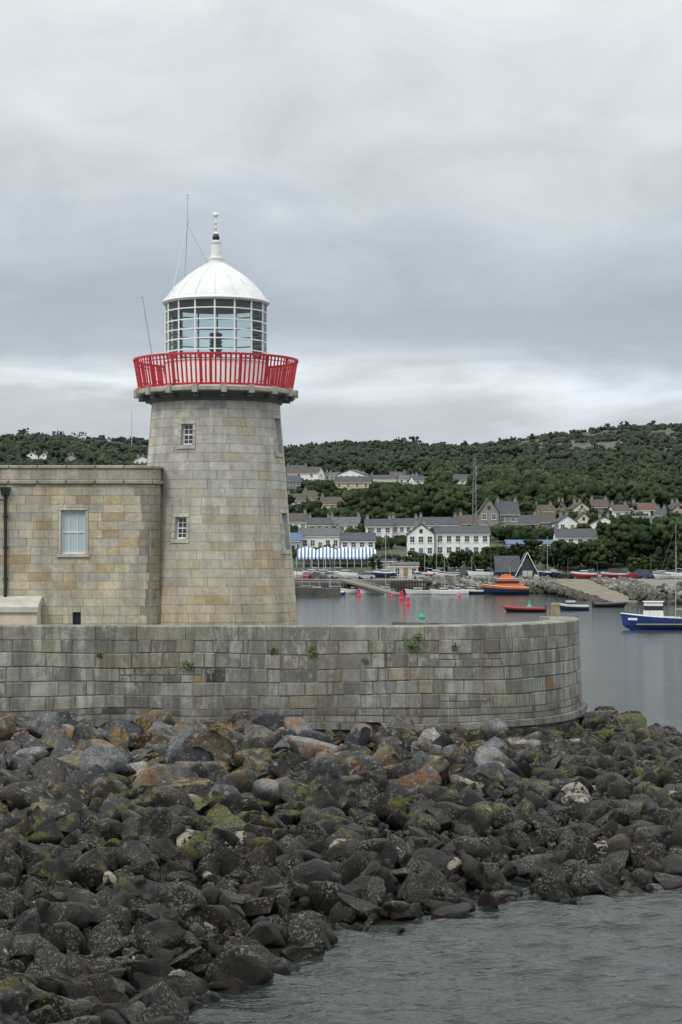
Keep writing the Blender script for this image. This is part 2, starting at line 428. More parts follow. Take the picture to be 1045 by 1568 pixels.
mb.obj('drainpipe_and_lamp_bracket', [M_dark], bh, True)
mb = MB()  # lean-to porch
x0, x1 = -19, -13.55
vs = [(x0, 87.3, 5), (x1, 87.3, 5), (x1, BY-.03, 5), (x0, BY-.03, 5), (x0, 87.3, 6.75), (x1, 87.3, 6.75), (x1, BY-.03, 7.1), (x0, BY-.03, 7.1)]
mb.add(vs, [(0,1,5,4),(1,2,6,5),(3,0,4,7)], 0)
x0 -= .05; x1 += .08
vs = [(x0, 87.18, 6.72), (x1, 87.18, 6.72), (x1, BY-.035, 7.08), (x0, BY-.035, 7.08), (x0, 87.18, 6.95), (x1-.02, 87.18, 6.95), (x1-.02, BY-.035, 7.42), (x0, BY-.035, 7.42)]
mb.add(vs, [(0,1,5,4),(1,2,6,5),(4,5,6,7),(3,2,1,0),(3,0,4,7)], 1)
mb.obj('lean_to_porch', [M_cream, simple('porch_render', (.5, .48, .42), .85, var=.3)], bh)

# ================================================================== PIER
PX, PY, PR = .9, 94.5, 10.5
pts = [(x, 84.0+max(0, (PX-x))*.055) for x in np.linspace(-40, PX, 60)]
pts[-1] = (PX, 84.0)
pts += [(PX+PR*math.sin(a), PY-PR*math.cos(a)) for a in np.linspace(0, math.radians(170), 60)[1:]]
pp = Path(pts); ZP = 6.22
pmf = lambda v: (ZP-v)*.035 if v < ZP else 0
pm = mapper(pp, pmf); pmw = mapper(pp, pmf, .16)
Uend = (40+PX)*1.0015+PR*math.radians(104)
pier = empty('harbour_pier')
mb = MB()
pal = [(.30, .295, .265)]*6+[(.25, .248, .225)]*5+[(.36, .35, .31)]*4+[(.30, .275, .21)]*3+[(.18, .178, .162)]*2+[(.46, .445, .41)]
def pcol(u, v):
    c = random.choice(pal); k = 1.0
    if u > 41: k = 1+.40*min(1, (u-41)/8)*max(0, min(1, (5.8-v)/1.5))
    if random.random() < .02: return jc((.35, .23, .12), .1)
    if random.random() < .015: return (.05, .05, .045)
    return tuple(min(.5, x*k) for x in jc(c, .16))
rows = [(-.5, .4), (.4, 1.0), (1.0, 1.6), (1.6, 2.05), (2.6, 3.2), (3.2, 3.82), (3.82, 4.4), (4.4, 5.02), (5.02, 5.62)]
for r in rows:
    u = 8
    while u < pp.len:
        e = min(pp.len, u+random.uniform(1.5, 6)); hh_ = r[1]-r[0]
        if random.random() < .15 and r[1] < 5.1 and r[0] > 2:
            m_ = r[0]+hh_*random.uniform(.4, .6); ashlar(mb, pmw, u, e, [(r[0], m_), (m_, r[1])], [], .3, .9, pcol, 0, gap=.02, jit=.02, dep=.04, bev=.025)
        else: ashlar(mb, pmw, u, e, [r], [], .45, 1.6, pcol, 0, gap=.022, jit=.025, dep=.045, bev=.035)
        u = e
ashlar(mb, pmw, 8, pp.len, [(2.05, 2.32)], [], .7, 1.6, lambda u, v: jc((.46, .45, .41), .15), 0, gap=.02, dep=.2, jit=.03)
ashlar(mb, mapper(pp, lambda v: (ZP-v)*.035+.22, .16), 8, pp.len, [(1.75, 2.06)], [], .8, 1.7, lambda u, v: jc((.50, .49, .45), .15), 0, gap=.02, dep=.3, jit=.03)
ashlar(mb, pmw, 8, pp.len, [(2.32, 2.6)], [], .4, 1.2, pcol, 0, gap=.02, dep=.05, jit=.02)
backing(mb, pm, 8, pp.len, -.6, 5.63, [], 1, off=-.032, step=.6, vstep=1)
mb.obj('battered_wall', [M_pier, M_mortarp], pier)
mb = MB()
def cop(u): return jc((.31, .305, .26), .14)
u = 8.0
while u < Uend:
    w = random.uniform(1.5, 2.3); e = min(u+w, Uend); n = 4; c = cop(u); o = random.uniform(-.012, .012)
    vs = []; fs = []; b = .05
    prof = [(-1.35, 5.05), (-1.35, ZP), (-b, ZP+o), (.0, ZP-b+o), (.0, 5.62)]
    g = .01
    for i in range(n+1):
        uu = u+g+(e-u-2*g)*i/n
        for oo, zz in prof: vs.append(pm(uu, zz, oo))
    k = len(prof)
    for i in range(n):
        for j in range(k-1): fs.append((i*k+j, i*k+j+1, (i+1)*k+j+1, (i+1)*k+j))
    fs += [tuple(range(k)), tuple(n*k+j for j in range(k-1, -1, -1))]
    mb.add(vs, fs, 0, c); u = e
mb.obj('parapet', [M_pier], pier)
mb = MB()
out = [pm(u, 5.1, -.1)[:2] for u in np.linspace(8, pp.len, 90)]
out += [(-8, 106), (-40, 108)]
mb.add([(x, y, 5.1) for x, y in out], [tuple(range(len(out)))], 0)
k = len(out); vs = [(x, y, 5.1) for x, y in out]+[(x, y, -1) for x, y in out]
mb.add(vs, [(i, i+1, k+i+1, k+i) for i in range(88, k-1)], 0)
mb.obj('deck', [M_conc], pier)
ex, ey, _ = pm(Uend, 5, -.5)
mb = MB(); mb.box(ex, ey+.3, 5.95, .42, .42, 1.7, 0, taper=.9); mb.box(ex, ey+.3, 6.82, .44, .44, .12, 0, taper=.8)
mb.obj('stone_bollard', [simple('bollard_stone', (.30, .25, .16), .9, var=.3)])

# wall plants
M_leafw = simple('wall_plant_leaf', (.10, .17, .03), .7, var=.4, nscale=6)
for px, py, s in ((631, 988, .42), (285, 1020, .34), (699, 993, .24), (478, 998, .26), (418, 996, .22), (640, 975, .22), (150, 1005, .18), (560, 1012, .16)):
    d = 83.8; x = wx(px, d); z = wz(py, d); mbp = MB(); q = min(range(2000), key=lambda i: abs(pp.at(i*.03)[0]-x) if pp.at(i*.03)[1] < 94 else 99)*.03
    for i in range(int(260*s)):
        c = Vector(pm(q, z, .02))+Vector((random.gauss(0, s*.4), -abs(random.gauss(0, s*.25)), random.gauss(0, s*.35)))
        a = Vector((random.uniform(-1, 1), random.uniform(-1, 1), random.uniform(-1, 1))).normalized(); b = a.orthogonal().normalized()
        l = random.uniform(.04, .09); mbp.add([c-a*l, c+b*l*.4, c+a*l, c-b*l*.4], [(0, 1, 2, 3)])
    mbp.obj('wall_plant', [M_leafw])

# ================================================================== ROCKS
def ico(sub):
    bm_ = bmesh.new(); bmesh.ops.create_icosphere(bm_, subdivisions=sub, radius=1)
    V = np.array([v.co[:] for v in bm_.verts]); Fc = np.array([[v.index for v in f.verts] for f in bm_.faces]); bm_.free(); return V, Fc
def rockvar(sub, n, nplanes, amp, d0=.34, d1=.66, amp2=.6):
    V0, Fc = ico(sub); out = []
    for k in range(n):
        V = V0.copy()
        for _ in range(nplanes):
            nrm = rng.normal(size=3); nrm /= np.linalg.norm(nrm); d = rng.uniform(d0, d1)
            s = V@nrm; m = s > d; V[m] -= np.outer(s[m]-d, nrm)
        off = Vector(rng.uniform(-50, 50, 3))
        for i in range(len(V)):
            p = Vector(V[i]); V[i] *= 1+amp*mnoise.noise(p*1.6+off)+amp*amp2*mnoise.noise(p*5.0+off)+amp*amp2*.5*mnoise.noise(p*11.0+off)
        V *= rng.uniform(.7, 1.3, 3); V /= np.linalg.norm(V, axis=1).max()*.86; out.append(V)
    return out, Fc
def rotm(n):
    q = rng.normal(size=(n, 4)); q /= np.linalg.norm(q, axis=1)[:, None]; w, x, y, z = q.T
    return np.stack([np.stack([1-2*(y*y+z*z), 2*(x*y-z*w), 2*(x*z+y*w)], -1), np.stack([2*(x*y+z*w), 1-2*(x*x+z*z), 2*(y*z-x*w)], -1), np.stack([2*(x*z-y*w), 2*(y*z+x*w), 1-2*(x*x+y*y)], -1)], 1)
def scatter(vars_, Fc, P, S, C, R=None, squash=None):
    n = len(P); nv = len(vars_[0]); R = rotm(n) if R is None else R
    T = np.stack([vars_[i] for i in rng.integers(0, len(vars_), n)])
    V = np.einsum('nij,nkj->nki', R, T)*S[:, None, None]
    if squash is not None: V[:, :, 2] *= squash
    V += P[:, None, :]
    FF = (Fc[None]+(np.arange(n)*nv)[:, None, None]).reshape(-1, 3)
    return V.reshape(-1, 3), FF, np.repeat(C, nv, axis=0)
def join(parts):
    Vs, Fs, Cs = [], [], []; o = 0
    for V, Fc, C in parts: Vs.append(V); Fs.append(Fc+o); Cs.append(C); o += len(V)
    return np.vstack(Vs), np.vstack(Fs), np.vstack(Cs)
shore = np.array([(-60, 10), (-5, 18), (-3.6, 26), (-3.3, 33), (-3.2, 38.5), (-3.0, 42.3), (-1.6, 44.5), (-.8, 48), (1.6, 50), (4.2, 52), (6.8, 54), (9.75, 56), (14, 60), (19, 68), (21, 78), (18.5, 88), (14.5, 97), (8, 104), (-2, 108), (-60, 108)], float)
def sdist(x, y):
    a = shore; b = np.roll(shore, -1, axis=0); p = np.stack([x, y], -1)[..., None, :]
    ab = b-a; t = np.clip(((p-a)*ab).sum(-1)/(ab**2).sum(-1), 0, 1); d = np.sqrt((((p-a)-t[..., None]*ab)**2).sum(-1)).min(-1)
    x = x[..., None]; y = y[..., None]
    c = ((a[:, 1] > y) != (b[:, 1] > y)) & (x < (b[:, 0]-a[:, 0])*(y-a[:, 1])/(b[:, 1]-a[:, 1]+1e-12)+a[:, 0])
    return np.where(c.sum(-1) % 2 == 1, d, -d)
def hgt(x, y):
    s = sdist(x, y); h = np.where(s > 0, 2.0*(1-np.exp(-np.maximum(s, 0)/13)), s*.35)
    h = h+2.0*np.exp(-((x+7.4)/2.1)**2-((y-32)/4.5)**2)*(s > 0)
    h = h+1.0*np.exp(-((y-92)/5)**2-((x-12.8)/2.5)**2)*(s > 0)
    return np.maximum(h, -2)
t = NT('boulder_rock'); a = t.attr(); g = t.n.new('ShaderNodeNewGeometry'); sp = t.n.new('ShaderNodeSeparateXYZ'); t.l.new(g.outputs['Position'], sp.inputs[0])
sn = t.n.new('ShaderNodeSeparateXYZ'); t.l.new(g.outputs['Normal'], sn.inputs[0])
n1 = t.noise(2.2, 5, .75); n2 = t.noise(14, 4, .75); nb = t.noise(.35, 2)
zj = t.math('ADD', sp.outputs[2], t.math('MULTIPLY', t.math('SUBTRACT', nb, .5), 2.0))
zq = t.math('MULTIPLY', zj, .25)
c = t.mix(1, a.outputs['Color'], t.ramp(n1, [(.34, .42), (.66, 1.5)]), 'MULTIPLY')
c = t.mix(1, c, t.ramp(n2, [(.34, .55), (.66, 1.4)]), 'MULTIPLY')
up = t.ramp(sn.outputs[2], [(.0, 0), (.35, 1)])
zh = t.ramp(zq, [(.38, 0), (.46, 1)])
aflag = t.math('MINIMUM', a.outputs['Alpha'], 1.0)
li = t.math('MULTIPLY', t.math('MULTIPLY', t.ramp(t.noise(1.9, 6, .8), [(.49, 0), (.54, 1)]), zh), aflag)
c = t.mix(t.math('MULTIPLY', li, .88), c, t.mix(t.ramp(t.noise(.6, 2), [(.46, 0), (.54, 1)]), (.29, .13, .025), (.21, .165, .05)))
za = t.ramp(zq, [(.28, 0), (.35, 1), (.44, 1), (.51, 0)])
al = t.math('MULTIPLY', t.math('MULTIPLY', t.ramp(t.noise(.8, 5, .8), [(.51, 0), (.56, 1)]), za), up)
c = t.mix(t.math('MULTIPLY', al, .85), c, t.mix(t.ramp(n2, [(.4, 0), (.6, 1)]), (.045, .05, .008), (.18, .185, .012)))
wet = t.ramp(zq, [(.41, 1), (.50, 0)])
sw = t.mix(t.ramp(t.noise(1.6, 4, .7), [(.46, 0), (.58, 1)]), (.008, .0078, .0075), (.030, .023, .013))
wetm = t.math('MULTIPLY', wet, t.math('SUBTRACT', 1, t.math('MULTIPLY', al, .85)))
c = t.mix(t.math('MULTIPLY', wetm, .85), c, sw)
zbn = t.ramp(zq, [(.02, 0), (.08, 1), (.36, 1), (.44, 0)])
cl = t.ramp(t.noise(.9, 3, .6), [(.44, 0), (.58, 1)])
spk = t.math('MULTIPLY', t.ramp(t.noise(11, 3, .65), [(.57, 0), (.61, 1)]), cl)
spk = t.math('MAXIMUM', spk, t.math('MULTIPLY', t.ramp(t.noise(23, 2, .6), [(.58, 0), (.63, 1)]), cl))
c = t.mix(t.math('MULTIPLY', t.math('MULTIPLY', spk, zbn), .8), c, (.25, .235, .195))
flag = t.math('GREATER_THAN', a.outputs['Alpha'], 1.5)
pat = t.math('MULTIPLY', t.ramp(t.noise(4.2, 5, .75), [(.47, 0), (.51, 1)]), t.math('MULTIPLY', flag, zbn))
c = t.mix(t.math('MULTIPLY', pat, .9), c, (.44, .41, .32))
wsp = t.math('MULTIPLY', t.ramp(t.noise(3.8, 6, .8), [(.56, 0), (.60, 1)]), zh)
c = t.mix(t.math('MULTIPLY', wsp, .55), c, (.36, .36, .35))
t.col(c)
rr_ = t.ramp(wet, [(0, .92), (1, .5)]); t.l.new(rr_, t.b.inputs['Roughness'])
t.b.inputs['Specular IOR Level'].default_value = .26
t.bump(t.math('ADD', t.noise(8, 6, .8), t.math('MULTIPLY', t.noise(30, 4, .75), .5)), 1.0, .11)
M_rock = t.m
gx, gy = np.meshgrid(np.linspace(-45, 30, 150), np.linspace(8, 112, 200)); gz = hgt(gx, gy)-.28
gz = gz+rng.normal(0, .08, gz.shape)
V = np.stack([gx.ravel(), gy.ravel(), gz.ravel()], -1); nx = 150; idx = np.arange(200*150).reshape(200, 150)
q = np.stack([idx[:-1, :-1], idx[:-1, 1:], idx[1:, 1:], idx[1:, :-1]], -1).reshape(-1, 4)
Fc = np.vstack([q[:, :3], q[:, [0, 2, 3]]]); big_mesh('rocky_ground', V, Fc, np.tile([.02, .019, .017, 0.], (len(V), 1)), [M_rock])
va_hi, F_hi = rockvar(4, 8, 11, .03); va, Fa = rockvar(3, 20, 9, .03, .30, .62); vb, Fb = rockvar(3, 20, 9, .08, .34, .68, .8); vc, Fcc = rockvar(2, 20, 9, .08, .34, .68, .8)
vs_, Fs_ = rockvar(2, 12, 8, .12)
def place(n, x0, x1, y0, y1, cond, smin, smax, lift, palette, alpha, pw=1.6, white=0.0):
    x = rng.uniform(x0, x1, n); y = rng.uniform(y0, y1, n); s = sdist(x, y); h = hgt(x, y)
    keep = cond(x, y, s, h) & ~((y > 83.4) & (x < PX)) & ~(np.hypot(x-PX, y-PY) < PR+.6)
    keep &= (np.abs(x) < y*.21+3) 
    x, y, h = x[keep], y[keep], h[keep]; n = len(x)
    S = smin+(smax-smin)*rng.random(n)**pw; P = np.stack([x, y, h+lift*S], -1)
    pal = np.array(palette)[rng.integers(0, len(palette), n)]*rng.uniform(.55, 1.4, (n, 1))
    A = (rng.random((n, 1)) < alpha)*rng.uniform(.6, 1, (n, 1)); A[rng.random((n, 1)) < white] = 2
    return P, S, np.hstack([pal, A])
GREY = [(.12, .125, .128), (.09, .095, .10), (.165, .167, .165), (.10, .092, .08), (.07, .074, .082), (.12, .112, .096), (.10, .075, .05), (.052, .054, .059), (.25, .25, .245)]
DARK = [(.04, .038, .034), (.028, .026, .024), (.06, .053, .043), (.05, .038, .026)]
parts = []
def nearcut(P, S, C, va1, F1, va2, F2, dist=47):
    m = P[:, 1] < dist
    if m.any(): parts.append(scatter(va1, F1, P[m], S[m], C[m], squash=.9))
    if (~m).any(): parts.append(scatter(va2, F2, P[~m], S[~m], C[~m], squash=.9))
P, S, C = place(3300, -22, 24, 38, 104, lambda x, y, s, h: h > 1.2, .36, 1.15, .13, GREY, .55); nearcut(P, S, C, va_hi, F_hi, va, Fa, 38)
P, S, C = place(6400, -16, 24, 34, 100, lambda x, y, s, h: (s > -.6) & (h < 1.5), .22, .76, .14, DARK, .1, white=.04); nearcut(P, S, C, vb, Fb, vc, Fcc, 58)
P, S, C = place(9000, -20, 24, 34, 100, lambda x, y, s, h: s > -1.2, .09, .28, .2, DARK+GREY[:2], .1, white=.03); parts.append(scatter(vs_, Fs_, P, S, C))  # small gap fillers; crevice darkness put into their colour
P, S, C = place(700, -12, -3.4, 26, 40, lambda x, y, s, h: s > .1, .22, .62, .2, GREY, 1.0); nearcut(P, S, C, va_hi, F_hi, va_hi, F_hi)
V, Fc, C = join(parts)
big_mesh('boulder_riprap', V, Fc, C, [M_rock])
print('rock tris', len(Fc))

# ================================================================== WATER
t = NT('sea_water'); t.b.inputs['Roughness'].default_value = .09; t.b.inputs['IOR'].default_value = 1.33
g = t.n.new('ShaderNodeNewGeometry'); sp = t.n.new('ShaderNodeSeparateXYZ'); t.l.new(g.outputs['Position'], sp.inputs[0])
t.col(t.ramp(t.math('MULTIPLY', sp.outputs[1], .002), [(.12, (.016, .021, .0165)), (.5, (.06, .075, .07))]))  # base colour pales with distance, standing in for grazing sky reflection
w2 = t.noise(3.2, 3, .6, vscale=(.6, 1.2, 1)); w3 = t.noise(.12, 3, .5, vscale=(.4, 1, 1))
hh = t.math('ADD', t.math('MULTIPLY', w2, .5), t.math('MULTIPLY', w3, 1.2))
mr = t.n.new('ShaderNodeMapRange'); mr.inputs[1].default_value = 60; mr.inputs[2].default_value = 260; mr.inputs[3].default_value = .30; mr.inputs[4].default_value = .06; t.l.new(sp.outputs[1], mr.inputs[0])
t.bump(hh, mr.outputs[0], .7)
M_water = t.m
WX0, WX1, WY0, WY1 = -8.0, 32.0, 18.0, 112.0
gx, gy = np.meshgrid(np.arange(WX0, WX1+.01, .125), np.arange(WY0, WY1+.01, .105)); gz = np.zeros_like(gx)
for i in range(42):
    L = .42*(1.052**i)*rng.uniform(.9, 1.1); th = rng.normal(1.25, .36); k = 2*math.pi/L; kx, ky = k*math.cos(th), k*math.sin(th)
    warp = .25*np.sin(gx*.35+i)+.2*np.sin(gy*.27+2*i+gx*.11)
    env = .6+.4*np.sin(gx*rng.uniform(.1, .3)+gy*rng.uniform(.05, .2)+rng.uniform(0, 6))
    gz += env*.0098*L**.8*np.sin(kx*gx+ky*gy+warp*k*.25+rng.uniform(0, 6.28))
fade = np.clip((gx-WX0)/2, 0, 1)*np.clip((WX1-gx)/4, 0, 1)*np.clip((gy-WY0)/2, 0, 1)*np.clip((WY1-gy)/40, 0, 1)
gz = (np.abs(gz)*.25+gz)*fade
H_, W_ = gx.shape; V = np.stack([gx.ravel(), gy.ravel(), gz.ravel()], -1)
outer = np.array([(-6000, -300, 0), (6000, -300, 0), (6000, 9000, 0), (-6000, 9000, 0)], float); nb_ = H_*W_
idx = np.arange(nb_).reshape(H_, W_); q = np.stack([idx[:-1, :-1], idx[:-1, 1:], idx[1:, 1:], idx[1:, :-1]], -1).reshape(-1, 4)
c0, c1, c2, c3 = idx[0, 0], idx[0, -1], idx[-1, -1], idx[-1, 0]
ring_q = np.array([(nb_, nb_+1, c1, c0), (nb_+1, nb_+2, c2, c1), (nb_+2, nb_+3, c3, c2), (nb_+3, nb_, c0, c3)])
q = np.vstack([q, ring_q]); V = np.vstack([V, outer]); Fc = np.vstack([q[:, :3], q[:, [0, 2, 3]]])
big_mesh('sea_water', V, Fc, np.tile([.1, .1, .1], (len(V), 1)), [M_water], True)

# ================================================================== FAR TERRAIN
PD = [(380, -3), (431, -1), (433, 2.8), (446, 3.2), (456, 4.6), (480, 7.2), (520, 11), (600, 18.5), (750, 30), (900, 41), (1200, 64), (1500, 87), (1700, 91), (2000, 76), (3000, 10)]
pdx, pdz = zip(*PD)
def tz(x, y):
    z = np.interp(y, pdx, pdz)
    k = np.clip((y-520)/500, 0, 1); kk = np.clip((y-900)/600, 0, 1)
    return z+k*(2.2*np.sin(x*.013+y*.004)+1.6*np.sin(x*.031+1.3)+19*np.clip((x-90)/190, 0, 1)*kk+7*np.clip((-x-80)/120, 0, 1)*kk)
gx, gy = np.meshgrid(np.linspace(-900, 900, 300), np.concatenate([np.linspace(380, 560, 91), np.linspace(565, 3000, 240)]))
gz = tz(gx, gy); H_, W_ = gx.shape
V = np.stack([gx.ravel(), gy.ravel(), gz.ravel()], -1); idx = np.arange(H_*W_).reshape(H_, W_)
q = np.stack([idx[:-1, :-1], idx[:-1, 1:], idx[1:, 1:], idx[1:, :-1]], -1).reshape(-1, 4); Fc = np.vstack([q[:, :3], q[:, [0, 2, 3]]])
t = NT('hill_grass'); g = t.n.new('ShaderNodeNewGeometry'); sp = t.n.new('ShaderNodeSeparateXYZ'); t.l.new(g.outputs['Position'], sp.inputs[0])
c = t.ramp(t.noise(.018, 6, .7), [(.38, (.048, .066, .038)), (.5, (.075, .095, .050)), (.6, (.088, .085, .055))])
c = t.mix(1, c, t.ramp(t.noise(.12, 6, .8), [(.35, .55), (.65, 1.25)]), 'MULTIPLY')
lo = t.ramp(t.math('MULTIPLY', sp.outputs[2], .1), [(.33, 1), (.42, 0)])
c = t.mix(lo, c, (.20, .19, .17)); t.col(c); t.b.inputs['Roughness'].default_value = 1
M_hill = t.m
big_mesh('hill', V, Fc, np.tile([.1, .1, .1], (len(V), 1)), [M_hill], True)

# ================================================================== TOWN
WALLS = {k: simple('render_'+k, c, .85, var=.14, nscale=.6) for k, c in dict(white=(.82, .82, .79), cream=(.66, .60, .46), stone=(.26, .25, .22), brown=(.30, .22, .15), yellow=(.60, .49, .27), pink=(.50, .38, .33), grey=(.42, .42, .42), cyan=(.45, .60, .60), blue=(.10, .19, .38), black=(.04, .04, .045)).items()}
ROOFS = {k: simple('roof_'+k, c, .85, var=.35, nscale=1.0) for k, c in dict(slate=(.065, .07, .078), brown=(.085, .067, .055), blue=(.10, .15, .24), grey=(.11, .11, .115), red=(.12, .065, .05)).items()}
houses = []
def house(x, y, w, dep, he, hr, wall='white', roof='slate', rows=2, cols=4, gable='side', rot=0., chim=2, name='house', zb=None, door=True):
    z0 = float(tz(np.array(x), np.array(y))) if zb is None else zb
    houses.append((x, y, w, z0, he+hr)); m = MB(); W, D = w/2, dep/2
    b = -4.0
    base = [(-W, -D), (W, -D), (W, D), (-W, D)]
    vs = [(a, c, b) for a, c in base]+[(a, c, he) for a, c in base]
    if gable == 'side': 
        vs += [(-W, 0, he+hr), (W, 0, he+hr)]
        fs = [(0,1,5,4), (2,3,7,6), (1,2,6,9,5), (3,0,4,8,7)]
        e = .35; k = hr/D; r0 = [(-W-e, -D-e, he-e*k), (W+e, -D-e, he-e*k), (W+e, 0, he+hr), (-W-e, 0, he+hr), (W+e, D+e, he-e*k), (-W-e, D+e, he-e*k)]
    else:
        vs += [(0, -D, he+hr), (0, D, he+hr)]
        fs = [(0,1,5,8,4), (1,2,6,5), (2,3,7,9,6), (3,0,4,7)]
        e = .35; k = hr/W; r0 = [(-W-e, -D-e, he-e*k), (-W-e, D+e, he-e*k), (0, D+e, he+hr), (0, -D-e, he+hr), (W+e, D+e, he-e*k), (W+e, -D-e, he-e*k)]
    m.add(vs, fs, 0)
    r1 = [(p[0], p[1], p[2]+.08) for p in r0]; r2 = [(p[0], p[1], p[2]+.26) for p in r0]
    m.add(r1+r2, [(6,7,8,9), (9,8,10,11), (0,1,7,6), (4,5,11,10), (1,2,8,7), (2,4,10,8), (5,3,9,11), (3,0,6,9), (3,2,1,0), (5,4,2,3)], 1)
    sh = he/rows
    for j in range(rows):
        for i in range(cols):
            xx = -W+w*(i+.5)/cols; zz = sh*(j+.52); ww = min(1.05, w/cols*.5); hh = min(1.4, sh*.52)
            if door and j == 0 and i == cols//2:
                m.box(xx, -D-.02, 1.05, 1.0, .1, 2.1, 4); continue
            m.box(xx, -D-.01, zz, ww+.24, .10, hh+.24, 2); m.box(xx, -D-.03, zz, ww, .10, hh, 3); m.box(xx, -D-.06, zz, .06, .08, hh, 2); m.box(xx, -D-.055, zz, ww, .08, .06, 2)
            m.box(xx, -D-.08, zz-hh/2-.15, ww+.4, .2, .09, 2)
    if gable != 'side' and hr > 2: m.box(0, -D-.03, he+hr*.3, .8, .1, 1.0, 3)
    for s in (-1, 1):
        for j in range(rows): m.box(s*(W+.01), 0, sh*(j+.52), .08, .9, 1.2, 3)
    for i in range(chim):
        s = -1 if i % 2 == 0 else 1
        cx, cy = (s*(W-.5), 0) if gable == 'side' else (s*W*.3, D*.4)
        m.box(cx, cy, he+hr+.2, .8, .6, 1.8, 5); m.box(cx, cy, he+hr+1.14, .92, .72, .12, 1)
        for q in (-.2, .2): m.tube((cx+q, cy, he+hr+1.15), (cx+q, cy, he+hr+1.55), .11, .09, 6, 5)
    if gable == 'side': m.tube((-W-.3, -D-.42, he-.2), (W+.3, -D-.42, he-.2), .07, n=5, mat=2)
    o = m.obj(name, [WALLS[wall], ROOFS[roof], M_white, M_pane, WALLS[random.choice(['blue', 'brown', 'black'])], WALLS['stone' if wall != 'brown' else 'brown']])
    o.location = (x, y, z0); o.rotation_euler[2] = rot; return o
def H(p0, p1, base, eav, ridge, d, **kw):
    w = (p1-p0)/F*d; x = wx((p0+p1)/2, d); zb = wz(base, d)
    he = (base-eav)/F*d; hr = (eav-ridge)/F*d
    kw.setdefault('cols', max(1, round(w/3.0))); kw.setdefault('rows', max(1, round(he/2.6)))
    return house(x, d, w, kw.pop('dep', 8), he, hr, zb=zb, **kw)
H(666, 748, 851, 817, 807, 486, cols=6, name='white_terrace_house')
H(624, 664, 852, 818, 803, 484, gable='front', cols=3, name='white_gabled_house')
H(850, 936, 851, 823, 811, 486, cols=6, name='white_terrace_house')
H(733, 762, 816, 784, 764, 545, wall='stone', gable='front', cols=2, name='stone_church', chim=0)
H(760, 792, 816, 788, 769, 548, wall='stone', cols=2, name='stone_house')
H(522, 574, 853, 828, 817, 490, wall='white', cols=4, name='white_hotel')
H(462, 520, 843, 821, 810, 500, wall='white', roof='grey', cols=5)
H(560, 600, 832, 806, 796, 525, wall='white', cols=3, name='white_terrace_house')
H(600, 640, 830, 805, 795, 530, wall='white', roof='slate', cols=4)
H(642, 700, 818, 804, 793, 560, wall='white', roof='slate', cols=4)
H(703, 732, 814, 802, 790, 565, wall='cream', roof='brown', cols=3)
H(437, 470, 815, 799, 787, 560, wall='white', roof='brown', cols=3)
H(472, 506, 818, 804, 794, 550, wall='cream', roof='slate', cols=3)
H(506, 552, 818, 803, 793, 555, wall='white', roof='grey', cols=4)
H(436, 462, 848, 828, 817, 495, wall='grey', roof='blue', cols=3)
H(492, 536, 786, 772, 762, 640, wall='yellow', roof='brown', cols=4)
H(440, 468, 778, 767, 757, 660, wall='white', roof='brown', cols=3)
H(466, 492, 772, 761, 752, 700, wall='pink', roof='brown', cols=2)
H(775, 845, 842, 834, 828, 500, wall='blue', roof='blue', rows=1, cols=8, name='blue_shed', chim=0)
for p0, p1, b, e, r, d, w, rf in ((792, 822, 815, 802, 790, 560, 'stone', 'slate'), (822, 850, 812, 800, 786, 570, 'brown', 'brown'), (850, 880, 815, 800, 790, 560, 'white', 'slate'), (880, 905, 812, 798, 786, 572, 'cream', 'brown'), (905, 945, 818, 802, 792, 550, 'white', 'slate'),
    (818, 846, 795, 783, 774, 620, 'white', 'brown'), (850, 868, 790, 779, 768, 640, 'stone', 'brown'), (872, 900, 792, 780, 770, 630, 'cream', 'slate'), (904, 930, 789, 777, 766, 640, 'brown', 'brown'), (935, 960, 796, 783, 774, 620, 'white', 'brown'),
    (968, 1003, 793, 781, 771, 630, 'white', 'red'), (1006, 1020, 800, 789, 780, 600, 'grey', 'slate'), (1012, 1055, 815, 800, 795, 560, 'cyan', 'grey'), (956, 1008, 814, 799, 791, 570, 'white', 'grey'), (1024, 1048, 792, 780, 770, 630, 'pink', 'slate'),
    (1050, 1090, 795, 780, 770, 630, 'white', 'slate'), (1060, 1100, 820, 804, 795, 560, 'white', 'slate'),
    (690, 724, 749, 735, 727, 900, 'cream', 'slate'), (612, 640, 747, 734, 728, 900, 'white', 'grey'), (568, 608, 746, 734, 728, 900, 'white', 'slate'), (540, 566, 743, 731, 725, 920, 'white', 'grey'), (505, 536, 743, 730, 724, 920, 'cream', 'grey'), (475, 503, 742, 729, 723, 930, 'white', 'brown'), (440, 470, 730, 719, 713, 980, 'grey', 'slate'), (590, 622, 738, 729, 723, 960, 'pink', 'brown'), (630, 655, 750, 736, 729, 880, 'white', 'slate'),
    (40, 60, 709, 699, 693, 1050, 'white', 'slate'), (62, 76, 709, 700, 694, 1050, 'white', 'grey'), (100, 118, 710, 702, 697, 1030, 'grey', 'brown'), (205, 228, 714, 705, 699, 1000, 'white', 'slate'), (-60, -30, 708, 699, 694, 1050, 'white', 'slate')):
    H(p0, p1, b, e, r, d, wall=w, roof=rf, rot=random.uniform(-.25, .25), gable=random.choice(['side', 'side', 'front']), name='hillside_house')
nrand = 0
